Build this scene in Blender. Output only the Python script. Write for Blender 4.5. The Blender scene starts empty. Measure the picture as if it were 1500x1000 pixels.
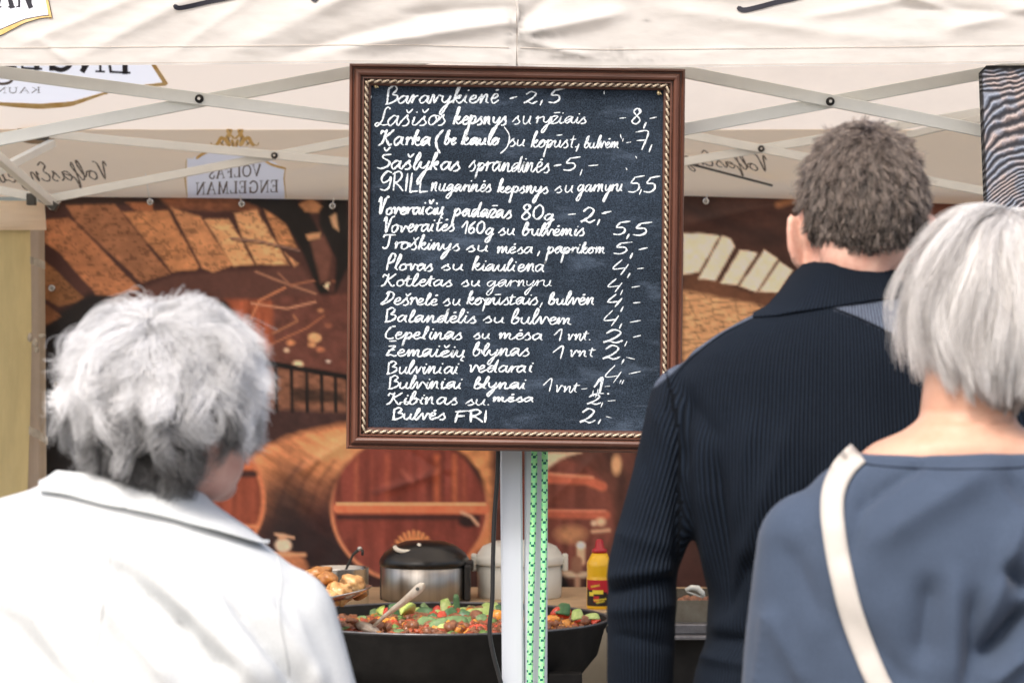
import bpy, bmesh, math, random
import numpy as np
from mathutils import Vector, Matrix
from mathutils.bvhtree import BVHTree

scene = bpy.context.scene
COL = scene.collection
R = math.radians
random.seed(7)
rng = np.random.default_rng(7)

# ------------------------------------------------------------------ camera
F = 4167.0            # focal length in photo pixels (100 mm lens, 36 mm sensor, 1500 px)
CAMZ = 1.5
cam_d = bpy.data.cameras.new("camera")
cam_d.lens = 100.0
cam_d.sensor_width = 36.0
cam_d.clip_start = 0.05
cam_d.clip_end = 2000.0
cam_d.dof.use_dof = True
cam_d.dof.focus_distance = 5.1
cam_d.dof.aperture_fstop = 9.0
cam = bpy.data.objects.new("camera", cam_d)
COL.objects.link(cam)
cam.location = (0, 0, CAMZ)
cam.rotation_euler = (R(90), 0, 0)
scene.camera = cam

# ------------------------------------------------------------------ light
SUN_EL, SUN_AZ = R(52), R(204)      # azimuth clockwise from +Y: behind the camera, a little to the left
world = bpy.data.worlds.new("World")
scene.world = world
world.use_nodes = True
wn = world.node_tree.nodes
wl = world.node_tree.links
bg = wn["Background"]
sky = wn.new("ShaderNodeTexSky")
sky.sky_type = 'NISHITA'
sky.sun_disc = False
sky.sun_elevation = SUN_EL
sky.sun_rotation = SUN_AZ
sky.air_density = 1.0
sky.dust_density = 6.0
sky.ozone_density = 0.3
wl.new(sky.outputs[0], bg.inputs[0])
bg.inputs[1].default_value = 0.15
sun_d = bpy.data.lights.new("sun", 'SUN')
sun_d.energy = 1.25
sun_d.angle = R(11)
sun_d.color = (1.0, 0.98, 0.955)
sun = bpy.data.objects.new("sun", sun_d)
COL.objects.link(sun)
_sd = Vector((math.sin(SUN_AZ) * math.cos(SUN_EL), math.cos(SUN_AZ) * math.cos(SUN_EL), math.sin(SUN_EL)))
sun.rotation_euler = _sd.to_track_quat('Z', 'Y').to_euler()
sun.location = _sd * 30

vs = scene.view_settings
vs.view_transform = 'Standard'
try:
    vs.look = 'None'
except Exception:
    pass
vs.exposure = 0.80
vs.gamma = 1.0
vs.use_curve_mapping = False
scene.render.engine = 'CYCLES'
scene.cycles.max_bounces = 8
scene.cycles.diffuse_bounces = 4
scene.cycles.transmission_bounces = 6
scene.cycles.use_denoising = True
scene.cycles.caustics_reflective = False
scene.cycles.caustics_refractive = False

# ------------------------------------------------------------------ helpers
def P(px, py, D):
    return ((px - 750.0) / F * D, D, CAMZ + (500.0 - py) / F * D)

def lin(r, g, b):
    o = []
    for c in (r, g, b):
        c = c / 255.0
        o.append(c / 12.92 if c <= 0.04045 else ((c + 0.055) / 1.055) ** 2.4)
    return tuple(o)

def tag(o, label=None, cat=None, group=None, kind=None):
    if label: o['label'] = label
    if cat: o['category'] = cat
    if group: o['group'] = group
    if kind: o['kind'] = kind
    return o

ORG = {}
def thing(name, loc, label, cat, group=None):
    o = bpy.data.objects.new(name, None)
    o.empty_display_size = 0.05
    COL.objects.link(o)
    o.location = loc
    ORG[o] = Vector(loc)
    return tag(o, label, cat, group)

def link(name, me, m=None, parent=None, smooth=False):
    """link mesh data given in world coordinates, as a child of parent if any"""
    o = bpy.data.objects.new(name, me)
    COL.objects.link(o)
    if m is not None:
        for mm in (m if isinstance(m, (list, tuple)) else [m]):
            me.materials.append(mm)
    if smooth:
        me.polygons.foreach_set('use_smooth', [True] * len(me.polygons))
    if parent is not None:
        po = ORG[parent]
        me.transform(Matrix.Translation(-po))
        o.parent = parent
        ORG[o] = po.copy()
    else:
        ORG[o] = Vector((0, 0, 0))
    me.update()
    return o

def recentre(o):
    """move a parentless mesh's origin to the base of its geometry"""
    n = len(o.data.vertices)
    a = np.empty(n * 3); o.data.vertices.foreach_get('co', a); a = a.reshape(-1, 3)
    c = Vector(((a[:, 0].min() + a[:, 0].max()) / 2, (a[:, 1].min() + a[:, 1].max()) / 2, a[:, 2].min()))
    o.data.transform(Matrix.Translation(-c)); o.location = c
    ORG[o] = c
    return o

class MB:
    def __init__(s):
        s.v = []; s.f = []; s.mi = []
    def add(s, vs, fs, mi=0):
        k = len(s.v)
        s.v += [tuple(v) for v in vs]
        s.f += [tuple(i + k for i in f) for f in fs]
        s.mi += [mi] * len(fs)
    def box(s, c, d, rot=None, mi=0):
        vs = []
        for x in (-1, 1):
            for y in (-1, 1):
                for z in (-1, 1):
                    v = Vector((x * d[0] / 2, y * d[1] / 2, z * d[2] / 2))
                    if rot is not None: v = rot @ v
                    vs.append(v + Vector(c))
        s.add(vs, [(0, 1, 3, 2), (4, 6, 7, 5), (0, 4, 5, 1), (2, 3, 7, 6), (0, 2, 6, 4), (1, 5, 7, 3)], mi)
    def bar(s, a, b, w, t, mi=0, up=(0, 0, 1)):
        """rectangular bar from a to b, w across in the plane of 'up', t deep"""
        a = Vector(a); b = Vector(b)
        d = (b - a).normalized()
        n = d.cross(Vector(up))
        if n.length < 1e-4: n = d.cross(Vector((1, 0, 0)))
        n.normalize()
        u = n.cross(d)
        vs = []
        for p in (a, b):
            for i, j in ((-1, -1), (1, -1), (1, 1), (-1, 1)):
                vs.append(p + u * (w / 2 * i) + n * (t / 2 * j))
        s.add(vs, [(3, 2, 1, 0), (4, 5, 6, 7), (0, 1, 5, 4), (1, 2, 6, 5), (2, 3, 7, 6), (3, 0, 4, 7)], mi)
    def tube(s, pts, r, n=8, caps=True, mi=0, rfun=None):
        pts = [Vector(p) for p in pts]
        vs = []; k = len(pts)
        ref = Vector((0, 0, 1))
        t0 = (pts[1] - pts[0]).normalized()
        if abs(t0.dot(ref)) > 0.9: ref = Vector((0, 1, 0))
        nrm = t0.cross(ref).normalized()
        for i, p in enumerate(pts):
            t = (pts[min(i + 1, k - 1)] - pts[max(i - 1, 0)])
            if t.length < 1e-9: t = t0
            t.normalize()
            nrm = (nrm - t * nrm.dot(t))
            nrm.normalize()
            bn = t.cross(nrm)
            rr = r[i] if isinstance(r, (list, tuple)) else r
            for j in range(n):
                a = 2 * math.pi * j / n
                q = rr * (rfun(i, j) if rfun else 1.0)
                vs.append(p + nrm * (math.cos(a) * q) + bn * (math.sin(a) * q))
        fs = []
        for i in range(k - 1):
            for j in range(n):
                fs.append((i * n + j, i * n + (j + 1) % n, (i + 1) * n + (j + 1) % n, (i + 1) * n + j))
        if caps:
            fs.append(tuple(range(n))[::-1])
            fs.append(tuple((k - 1) * n + j for j in range(n)))
        s.add(vs, fs, mi)
    def lathe(s, prof, c, n=32, mi=0, sx=1, sy=1):
        """prof: list of (r, z) from bottom to top, about vertical axis through c"""
        vs = []; m = len(prof)
        for r, z in prof:
            for j in range(n):
                a = 2 * math.pi * j / n
                vs.append((c[0] + math.cos(a) * r * sx, c[1] + math.sin(a) * r * sy, c[2] + z))
        fs = []
        for i in range(m - 1):
            for j in range(n):
                fs.append((i * n + j, i * n + (j + 1) % n, (i + 1) * n + (j + 1) % n, (i + 1) * n + j))
        fs.append(tuple(range(n))[::-1]); fs.append(tuple((m - 1) * n + j for j in range(n)))
        s.add(vs, fs, mi)
    def ellipsoid(s, c, r, n=16, m=10, rot=None, mi=0):
        vs = []; c = Vector(c)
        for i in range(1, m):
            th = math.pi * i / m
            for j in range(n):
                a = 2 * math.pi * j / n
                v = Vector((math.sin(th) * math.cos(a) * r[0], math.sin(th) * math.sin(a) * r[1], math.cos(th) * r[2]))
                if rot is not None: v = rot @ v
                vs.append(v + c)
        t = Vector((0, 0, r[2])); b = Vector((0, 0, -r[2]))
        if rot is not None: t = rot @ t; b = rot @ b
        vs += [t + c, b + c]
        fs = []
        for i in range(m - 2):
            for j in range(n):
                fs.append((i * n + j, (i + 1) * n + j, (i + 1) * n + (j + 1) % n, i * n + (j + 1) % n))
        T = (m - 1) * n; B = T + 1
        for j in range(n):
            fs.append((T, j, (j + 1) % n))
            fs.append((B, (m - 2) * n + (j + 1) % n, (m - 2) * n + j))
        s.add(vs, fs, mi)
    def cone(s, p0, r0, p1, r1, n=16, mi=0):
        s.tube([p0, p1], [r0, r1], n=n, mi=mi)
    def limb(s, pts, rs, n=16):
        for p, r in zip(pts, rs):
            s.ellipsoid(p, (r, r, r), n=n, m=n // 2 + 2)
        for i in range(len(pts) - 1):
            s.cone(pts[i], rs[i], pts[i + 1], rs[i + 1], n=n)
    def loft(s, rings, mi=0, caps=True):
        n = len(rings[0]); vs = []
        for r in rings: vs += list(r)
        fs = []
        for i in range(len(rings) - 1):
            for j in range(n):
                fs.append((i * n + j, i * n + (j + 1) % n, (i + 1) * n + (j + 1) % n, (i + 1) * n + j))
        if caps:
            fs.append(tuple(range(n))[::-1]); fs.append(tuple((len(rings) - 1) * n + j for j in range(n)))
        s.add(vs, fs, mi)
    def mesh(s, name):
        me = bpy.data.meshes.new(name)
        me.from_pydata(s.v, [], s.f)
        if any(s.mi):
            me.polygons.foreach_set('material_index', s.mi)
        me.validate(); me.update()
        return me
    def build(s, name, m, parent=None, smooth=False, bevel=0):
        o = link(name, s.mesh(name), m, parent, smooth)
        if bevel:
            b = o.modifiers.new('bevel', 'BEVEL'); b.width = bevel; b.segments = 2; b.limit_method = 'ANGLE'
        if parent is None: recentre(o)
        return o

def grid_mesh(name, X, Y, Z, col=None):
    """X, Y, Z 2-D arrays -> mesh; col (h,w,3) -> colour attribute 'paint'"""
    h, w = X.shape
    co = np.stack([X, Y, Z], -1).reshape(-1, 3).astype(np.float32)
    i = np.arange(h * w).reshape(h, w)
    q = np.stack([i[:-1, :-1], i[1:, :-1], i[1:, 1:], i[:-1, 1:]], -1).reshape(-1, 4)
    me = bpy.data.meshes.new(name)
    me.vertices.add(h * w); me.vertices.foreach_set('co', co.ravel())
    me.loops.add(q.size); me.loops.foreach_set('vertex_index', q.ravel().astype(np.int32))
    me.polygons.add(len(q)); me.polygons.foreach_set('loop_start', (np.arange(len(q)) * 4).astype(np.int32))
    me.update(calc_edges=True)
    me.polygons.foreach_set('use_smooth', [True] * len(q))
    if col is not None:
        a = me.color_attributes.new('paint', 'FLOAT_COLOR', 'POINT')
        c = np.concatenate([col.reshape(-1, 3), np.ones((h * w, 1))], 1).astype(np.float32)
        a.data.foreach_set('color', c.ravel())
    return me

# value noise in numpy (for painted prints and folds)
def vnoise(x, y, seed=0):
    xi = np.floor(x).astype(np.int64); yi = np.floor(y).astype(np.int64)
    fx = x - xi; fy = y - yi
    fx = fx * fx * (3 - 2 * fx); fy = fy * fy * (3 - 2 * fy)
    def h(a, b):
        n = (a * 374761393 + b * 668265263 + seed * 974634777) & 0xffffffff
        n = ((n ^ (n >> 13)) * 1274126177) & 0xffffffff
        return ((n ^ (n >> 16)) & 0xffff) / 65535.0
    return (h(xi, yi) * (1 - fx) + h(xi + 1, yi) * fx) * (1 - fy) + (h(xi, yi + 1) * (1 - fx) + h(xi + 1, yi + 1) * fx) * fy

def fbm(x, y, seed=0, o=4):
    s = 0; a = 0.5; t = 0
    for k in range(o):
        s = s + a * vnoise(x * 2 ** k, y * 2 ** k, seed + k * 17); t += a; a *= 0.5
    return s / t

# ------------------------------------------------------------------ materials
def mat(name, c, rough=0.6, spec=0.4, metal=0.0, var=0.0, vscale=8.0, c2=None, bump=0.0, bscale=40.0,
        attr=None, sheen=0.0, coat=0.0, stretch=None, trans=0.0, gain=None, bump2=None, sss=0.0):
    m = bpy.data.materials.new(name); m.use_nodes = True
    nt = m.node_tree; N = nt.nodes; L = nt.links
    b = N["Principled BSDF"]
    b.inputs['Base Color'].default_value = (*c, 1)
    b.inputs['Roughness'].default_value = rough
    b.inputs['Specular IOR Level'].default_value = spec
    b.inputs['Metallic'].default_value = metal
    b.inputs['Sheen Weight'].default_value = sheen
    b.inputs['Coat Weight'].default_value = coat
    if sss:
        b.inputs['Subsurface Weight'].default_value = sss
        b.inputs['Subsurface Radius'].default_value = (1.0, 0.35, 0.2)
        b.inputs['Subsurface Scale'].default_value = 0.01
    tc = N.new("ShaderNodeTexCoord")
    vec = tc.outputs['Object']
    if stretch:
        mp = N.new("ShaderNodeMapping"); mp.inputs['Scale'].default_value = stretch
        L.new(vec, mp.inputs[0]); vec = mp.outputs[0]
    colsock = None
    if attr:
        at = N.new("ShaderNodeAttribute"); at.attribute_name = attr
        colsock = at.outputs['Color']
    if var or c2:
        nz = N.new("ShaderNodeTexNoise"); nz.inputs['Scale'].default_value = vscale
        nz.inputs['Detail'].default_value = 6; nz.inputs['Roughness'].default_value = 0.65
        L.new(vec, nz.inputs['Vector'])
        rp = N.new("ShaderNodeValToRGB")
        rp.color_ramp.elements[0].position = 0.32; rp.color_ramp.elements[1].position = 0.68
        if c2:
            rp.color_ramp.elements[0].color = (*c, 1); rp.color_ramp.elements[1].color = (*c2, 1)
            L.new(nz.outputs['Fac'], rp.inputs[0])
            if colsock is None: colsock = rp.outputs[0]
        else:
            lo = 1 - var; hi = 1 + var
            rp.color_ramp.elements[0].color = (lo, lo, lo, 1); rp.color_ramp.elements[1].color = (hi, hi, hi, 1)
            L.new(nz.outputs['Fac'], rp.inputs[0])
            mx = N.new("ShaderNodeMix"); mx.data_type = 'RGBA'; mx.blend_type = 'MULTIPLY'
            mx.inputs[0].default_value = 1.0
            if colsock is not None: L.new(colsock, mx.inputs[6])
            else: mx.inputs[6].default_value = (*c, 1)
            L.new(rp.outputs[0], mx.inputs[7]); colsock = mx.outputs[2]
    if colsock is not None: L.new(colsock, b.inputs['Base Color'])
    if bump:
        nb = N.new("ShaderNodeTexNoise"); nb.inputs['Scale'].default_value = bscale; nb.inputs['Detail'].default_value = 5
        L.new(vec, nb.inputs['Vector'])
        bp = N.new("ShaderNodeBump"); bp.inputs['Strength'].default_value = 1.0; bp.inputs['Distance'].default_value = bump
        L.new(nb.outputs['Fac'], bp.inputs['Height']); L.new(bp.outputs[0], b.inputs['Normal'])
    if trans:
        tr = N.new("ShaderNodeBsdfTranslucent")
        if colsock is not None: L.new(colsock, tr.inputs[0])
        else: tr.inputs[0].default_value = (*c, 1)
        ms = N.new("ShaderNodeMixShader"); ms.inputs[0].default_value = trans
        L.new(b.outputs[0], ms.inputs[1]); L.new(tr.outputs[0], ms.inputs[2])
        L.new(ms.outputs[0], N["Material Output"].inputs[0])
    return m

M = {}
M['canvas'] = mat('tent_canvas', (0.68, 0.65, 0.615), 0.75, 0.25, var=0.05, vscale=9, bump=0.0012, bscale=14, trans=0.30, stretch=(1, 1, 2.5))
M['canvas_print'] = mat('tent_canvas_valance', (1, 1, 1), 0.75, 0.25, attr='paint', var=0.05, vscale=9, bump=0.0010, bscale=22, trans=0.30, stretch=(1, 1, 2.5))
M['canvas_in'] = mat('tent_canvas_lining', (0.92, 0.82, 0.70), 0.8, 0.2, var=0.04, vscale=6, bump=0.001, bscale=10, trans=0.62)
M['canvas_back'] = mat('tent_canvas_back', (0.90, 0.745, 0.56), 0.8, 0.2, var=0.04, vscale=6, bump=0.001, bscale=10, trans=0.5)
M['canvas_roof_print'] = mat('tent_canvas_printed_roof', (1, 1, 1), 0.8, 0.2, attr='paint', bump=0.001, bscale=10, trans=0.62)
M['canvas_back_print'] = mat('tent_canvas_printed_back', (1, 1, 1), 0.8, 0.2, attr='paint', bump=0.001, bscale=10, trans=0.62)
M['thread'] = mat('seam_thread', (0.42, 0.37, 0.32), 0.8)
M['alu'] = mat('white_aluminium', (0.74, 0.755, 0.72), 0.42, 0.5, var=0.04, vscale=12, bump=0.0002, bscale=60)
M['alu_pole'] = mat('pale_pole_paint', (0.50, 0.54, 0.60), 0.35, 0.5, var=0.03, vscale=30, bump=0.0002, bscale=200, stretch=(1, 1, .05))
M['black_plastic'] = mat('black_plastic', (0.012, 0.012, 0.013), 0.38, 0.5, var=0.2, vscale=30)
M['dark_metal'] = mat('dark_bracket', (0.06, 0.06, 0.055), 0.5, 0.5, metal=0.3, var=0.2, vscale=40)
M['steel'] = mat('brushed_steel', (0.62, 0.61, 0.58), 0.24, 0.5, metal=1.0, var=0.08, vscale=30, stretch=(1, 1, .05), bump=0.0001, bscale=200)
M['dull_steel'] = mat('dull_steel', (0.55, 0.53, 0.5), 0.33, 0.5, metal=0.9, var=0.15, vscale=60)
M['ink'] = mat('black_print', (0.025, 0.025, 0.035), 0.6, 0.3, var=0.1, vscale=50)
M['ink_soft'] = mat('grey_print_seen_through_canvas', (0.13, 0.105, 0.085), 0.8, 0.2, var=0.15, vscale=50)
M['gold'] = mat('gold_print', (0.62, 0.36, 0.07), 0.5, 0.4, c2=(0.78, 0.62, 0.33), vscale=22)
M['gold_soft'] = mat('gold_print_seen_through_canvas', (0.45, 0.27, 0.07), 0.7, 0.2, c2=(0.60, 0.44, 0.2), vscale=40)
M['shield'] = mat('white_shield_print', (0.74, 0.76, 0.86), 0.6, 0.3, var=0.04, vscale=10)
M['shield_soft'] = mat('white_shield_print_seen_through_canvas', (0.66, 0.65, 0.70), 0.7, 0.2, var=0.04, vscale=10, trans=0.3)
M['ground'] = mat('stone_paving', (0.26, 0.25, 0.235), 0.85, 0.2, var=0.15, vscale=3, bump=0.002, bscale=25)
# ------------------------------------------------------------------ stroke fonts
SERIF = {  # width, [(points, thickness)]
 'V': (.95, [([(.08, 1), (.48, 0)], 1), ([(.48, 0), (.86, 1)], .45), ([(0, 1), (.24, 1)], .35), ([(.7, 1), (.98, 1)], .35)]),
 'O': (1.0, [([(.5, 1), (.2, .88), (.07, .5), (.2, .12), (.5, 0), (.8, .12), (.93, .5), (.8, .88), (.5, 1)], .85)]),
 'L': (.8, [([(.22, 1), (.22, 0)], 1), ([(.05, 1), (.4, 1)], .35), ([(.05, .02), (.72, .02)], .4), ([(.72, .0), (.76, .25)], .5)]),
 'F': (.8, [([(.22, 1), (.22, 0)], 1), ([(.05, 1), (.72, 1)], .4), ([(.05, 0), (.4, 0)], .35), ([(.22, .52), (.55, .52)], .4), ([(.72, 1), (.74, .75)], .5), ([(.55, .62), (.55, .4)], .4)]),
 'A': (.95, [([(.46, 1), (.1, 0)], .45), ([(.46, 1), (.86, 0)], 1), ([(.24, .36), (.7, .36)], .35), ([(0, 0), (.25, 0)], .35), ([(.68, 0), (1, 0)], .35)]),
 'S': (.7, [([(.6, .78), (.5, .97), (.25, .97), (.1, .78), (.25, .58), (.5, .43), (.62, .22), (.45, .02), (.2, .02), (.08, .25)], .75)]),
 'E': (.8, [([(.22, 1), (.22, 0)], 1), ([(.05, 1), (.7, 1)], .4), ([(.05, 0), (.74, 0)], .4), ([(.22, .52), (.55, .52)], .4), ([(.7, 1), (.72, .78)], .5), ([(.74, 0), (.78, .25)], .5), ([(.55, .62), (.55, .4)], .4)]),
 'N': (1.05, [([(.2, 0), (.2, 1)], .45), ([(.2, 1), (.84, 0)], 1), ([(.84, 0), (.84, 1)], .45), ([(0, 1), (.25, 1)], .35), ([(.05, 0), (.36, 0)], .35), ([(.68, 1), (1, 1)], .35)]),
 'G': (1.0, [([(.8, .8), (.6, .97), (.4, .97), (.15, .82), (.07, .5), (.15, .15), (.42, 0), (.65, .03), (.8, .12)], .85), ([(.8, 0), (.8, .42)], .9), ([(.62, .44), (.95, .44)], .35)]),
 'M': (1.2, [([(.18, 0), (.22, 1)], .45), ([(.22, 1), (.58, .05)], 1), ([(.58, .05), (.95, 1)], .45), ([(.95, 1), (1.0, 0)], 1), ([(.02, 0), (.34, 0)], .35), ([(.84, 0), (1.16, 0)], .35)]),
 'K': (.95, [([(.22, 1), (.22, 0)], 1), ([(.8, 1), (.25, .45)], .45), ([(.4, .6), (.85, 0)], .9), ([(.05, 1), (.4, 1)], .35), ([(.05, 0), (.4, 0)], .35)]),
 'U': (.95, [([(.2, 1), (.2, .3), (.32, .04), (.55, 0), (.72, .1), (.8, .35), (.8, 1)], .8), ([(.03, 1), (.38, 1)], .35), ([(.65, 1), (.95, 1)], .35)]),
 ' ': (.4, []),
}
HAND = {  # width, main stroke joined to its neighbours, extra strokes. 0 baseline, 1 x-height, 2 ascender, -1 descender
 'a': (1.05, [(.72, .85), (.4, 1.0), (.08, .5), (.28, .02), (.62, .45), (.76, .97), (.74, .3), (.92, .02)], []),
 'b': (.85, [(.1, .4), (.42, 1.4), (.4, 2.0), (.2, 1.6), (.12, .3), (.35, .0), (.66, .4), (.55, .9), (.4, .75), (.8, .75)], []),
 'c': (.8, [(.68, .85), (.4, 1), (.08, .5), (.32, .02), (.72, .2)], []),
 'd': (1.05, [(.7, .85), (.35, .95), (.07, .45), (.3, .0), (.62, .5), (.84, 1.95), (.76, .35), (.95, .02)], []),
 'e': (.78, [(.1, .42), (.5, .62), (.55, .95), (.3, .97), (.1, .45), (.33, .0), (.72, .25)], []),
 'f': (.6, [(.05, .5), (.42, 1.5), (.32, 2.0), (.2, 1.4), (.16, -.6), (.26, -1.0), (.3, -.2), (.55, .4)], []),
 'g': (1.0, [(.72, .85), (.38, 1.0), (.07, .5), (.3, .08), (.64, .55), (.76, .95), (.66, -.5), (.4, -1.0), (.2, -.75), (.55, -.2), (.95, .2)], []),
 'i': (.5, [(.12, .5), (.22, 1.0), (.16, .25), (.36, .02)], [[(.27, 1.42), (.33, 1.46)]]),
 'k': (.85, [(.1, .5), (.38, 1.85), (.24, 1.95), (.14, 1.0), (.1, .0), (.17, .55), (.58, .98), (.52, .6), (.25, .5), (.6, .02)], []),
 'l': (.55, [(.06, .3), (.42, 1.5), (.34, 2.0), (.18, 1.4), (.14, .3), (.36, .02)], []),
 'm': (1.35, [(.05, .7), (.18, 1), (.16, .02), (.38, .85), (.54, .95), (.58, .05), (.8, .85), (.96, .92), (.98, .2), (1.2, .02)], []),
 'n': (.95, [(.05, .7), (.18, 1), (.16, .02), (.4, .85), (.6, .95), (.62, .2), (.82, .02)], []),
 'o': (.85, [(.5, 1), (.12, .75), (.1, .2), (.38, .0), (.66, .4), (.5, .95), (.4, .9), (.8, .85)], []),
 'p': (.9, [(.08, .6), (.24, 1), (.16, -.2), (.1, -1.05), (.2, .3), (.45, .95), (.74, .7), (.58, .08), (.3, .12)], []),
 'r': (.65, [(.06, .7), (.2, 1), (.18, .02), (.28, .7), (.58, .95)], []),
 's': (.72, [(.0, .3), (.40, 1.02), (.42, .72), (.62, .32), (.45, .0), (.2, -.02)], []),
 'ł': (.75, None, [[(.15, 1.9), (.15, .05), (.35, .0), (.75, .05)]]),
 't': (.62, [(.26, 1.6), (.2, .3), (.4, .02)], [[(.0, 1.05), (.56, 1.12)]]),
 'u': (.95, [(.08, .95), (.1, .3), (.32, .02), (.58, .4), (.66, 1), (.64, .25), (.82, .02)], []),
 'v': (.78, [(.05, .9), (.14, .9), (.28, .02), (.54, .92), (.74, .8)], []),
 'y': (.88, [(.06, .95), (.1, .4), (.34, .18), (.62, .6), (.72, .97), (.55, -.3), (.25, -1), (.12, -.75), (.42, -.2), (.82, .2)], []),
 'z': (.72, [(.06, .9), (.58, .95), (.12, .05), (.62, .1)], []),
 'B': (1.1, None, [[(.12, 1.75), (.18, .9), (.25, .0)], [(.2, 1.7), (.5, 2.0), (.8, 1.6), (.55, 1.05), (.9, .95), (.98, .5), (.6, .1), (.15, -.05)]]),
 'L': (1.0, None, [[(.9, 1.8), (.75, 2.0), (.55, 1.7), (.5, .6), (.2, .0), (.02, .15), (.2, .35), (.6, .1), (.95, .15)]]),
 'K': (1.2, None, [[(.0, 1.45), (.08, 1.85), (.28, 1.7), (.48, 1.8)], [(.46, 1.95), (.4, 1.0), (.28, .3), (.02, .0)], [(1.08, 1.95), (.75, 1.4), (.42, .95)], [(.42, 1.0), (.7, .5), (.95, .02), (1.15, .15)]]),
 'S': (1.0, None, [[(.85, 1.6), (.3, 1.5), (.3, 1.2), (.85, .8), (.8, .3), (.3, .02), (.0, .1)]]),
 'G': (.95, None, [[(.85, 1.9), (.5, 2.0), (.12, 1.4), (.3, .95), (.75, 1.25), (.85, 1.5), (.8, .5), (.5, .05), (.12, .15)]]),
 'R': (.95, None, [[(.15, 1.9), (.2, .1)], [(.02, 1.75), (.5, 2.0), (.75, 1.6), (.5, 1.1), (.2, .95), (.55, .7), (.95, .05)]]),
 'I': (.45, None, [[(.2, 1.85), (.22, .05)]]),
 'V': (1.0, None, [[(.0, 1.5), (.18, 1.9), (.45, .02), (.7, 1.7), (1.0, 1.98)]]),
 'T': (1.0, None, [[(.0, 1.6), (.1, 1.9), (1.0, 1.95)], [(.55, 1.9), (.55, .4), (.3, .02), (.1, .2)]]),
 'P': (.9, None, [[(.3, 1.9), (.15, .9), (.18, .0)], [(.12, 1.3), (.35, 2.0), (.7, 1.9), (.65, 1.2), (.25, .9)]]),
 'D': (1.2, None, [[(.55, 1.8), (.4, .8), (.02, .05), (.5, .3), (1.0, 1.0), (.95, 1.8), (.55, 2.0), (.3, 1.7)]]),
 'C': (.9, None, [[(.8, 1.95), (.45, 1.8), (.12, .9), (.2, .2), (.55, .0), (.85, .15)]]),
 'Z': (1.0, None, [[(.15, 1.5), (.7, 1.55), (.35, .9), (.1, .1), (.45, .2), (.75, .0), (.95, .1)], [(.2, .9), (.7, .95)]]),
 'F': (.9, None, [[(.25, 1.8), (.15, .05)], [(.1, 1.75), (.85, 1.9)], [(.2, 1.0), (.65, 1.05)]]),
 'E': (.9, None, [[(.8, 1.7), (.5, 2.0), (.25, 1.6), (.5, 1.1), (.15, .6), (.3, .05), (.65, .05), (.85, .3)]]),
 'W': (.9, None, [[(.05, 1.9), (.45, .02), (.9, 1.9)]]),
 '0': (.9, None, [[(.5, 1.95), (.15, 1.3), (.15, .4), (.45, .02), (.78, .6), (.75, 1.5), (.5, 1.95)]]),
 '1': (.6, None, [[(.0, .9), (.45, 1.95), (.4, .02)]]),
 '2': (.9, None, [[(.15, 1.5), (.45, 1.97), (.78, 1.6), (.55, .8), (.05, .1), (.3, .3), (.6, .02), (.9, .35)]]),
 '4': (.9, None, [[(.5, 1.95), (.05, .75), (.75, .85)], [(.9, 1.3), (.55, .0)]]),
 '5': (.95, None, [[(.35, 1.75), (.15, 1.15), (.6, 1.1), (.7, .5), (.4, .05), (.02, .12)], [(.32, 1.78), (.95, 1.97)]]),
 '6': (.8, None, [[(.65, 1.9), (.2, 1.0), (.15, .3), (.4, .02), (.68, .4), (.5, .85), (.2, .6)]]),
 '7': (.9, None, [[(.05, 1.85), (.9, 1.9), (.6, .0)], [(.2, .95), (.85, 1.0)]]),
 '8': (.8, None, [[(.6, 1.5), (.4, 1.97), (.15, 1.6), (.35, 1.1), (.68, .5), (.4, .02), (.1, .35), (.4, 1.0), (.66, 1.6), (.5, 1.95)]]),
 '-': (.7, None, [[(.05, .9), (.65, 1.0)]]),
 ',': (.4, None, [[(.25, .35), (.1, -.4)]]),
 '.': (.3, None, [[(.1, .05), (.16, .08)]]),
 '(': (.5, None, [[(.5, 2.0), (.1, 1.1), (.15, .1), (.45, -.5)]]),
 ')': (.5, None, [[(.05, 2.1), (.45, 1.3), (.4, .1), (.0, -.5)]]),
 ' ': (.5, None, []),
}
ACC = {'ė': ('e', 'dot'), 'š': ('s', 'car'), 'č': ('c', 'car'), 'ž': ('z', 'bar'), 'ū': ('u', 'bar'), 'į': ('i', 'ogo'),
       'ų': ('u', 'ogo'), 'Š': ('S', 'Car'), 'Ž': ('Z', 'Bar'), 'ą': ('a', 'ogo')}

def smooth_line(pts, k=5):
    if len(pts) < 3: 
        a = np.array(pts, float); return [tuple(a[0] + (a[-1] - a[0]) * t) for t in np.linspace(0, 1, 4)]
    p = np.array([pts[0]] + list(pts) + [pts[-1]], float); out = []
    for i in range(1, len(p) - 2):
        for t in np.linspace(0, 1, k, endpoint=False):
            a, b, c, d = p[i - 1], p[i], p[i + 1], p[i + 2]
            out.append(tuple(.5 * (2 * b + (c - a) * t + (2 * a - 5 * b + 4 * c - d) * t * t + (3 * b - 3 * c + d - a) * t ** 3)))
    out.append(tuple(p[-2]))
    return out

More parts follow.
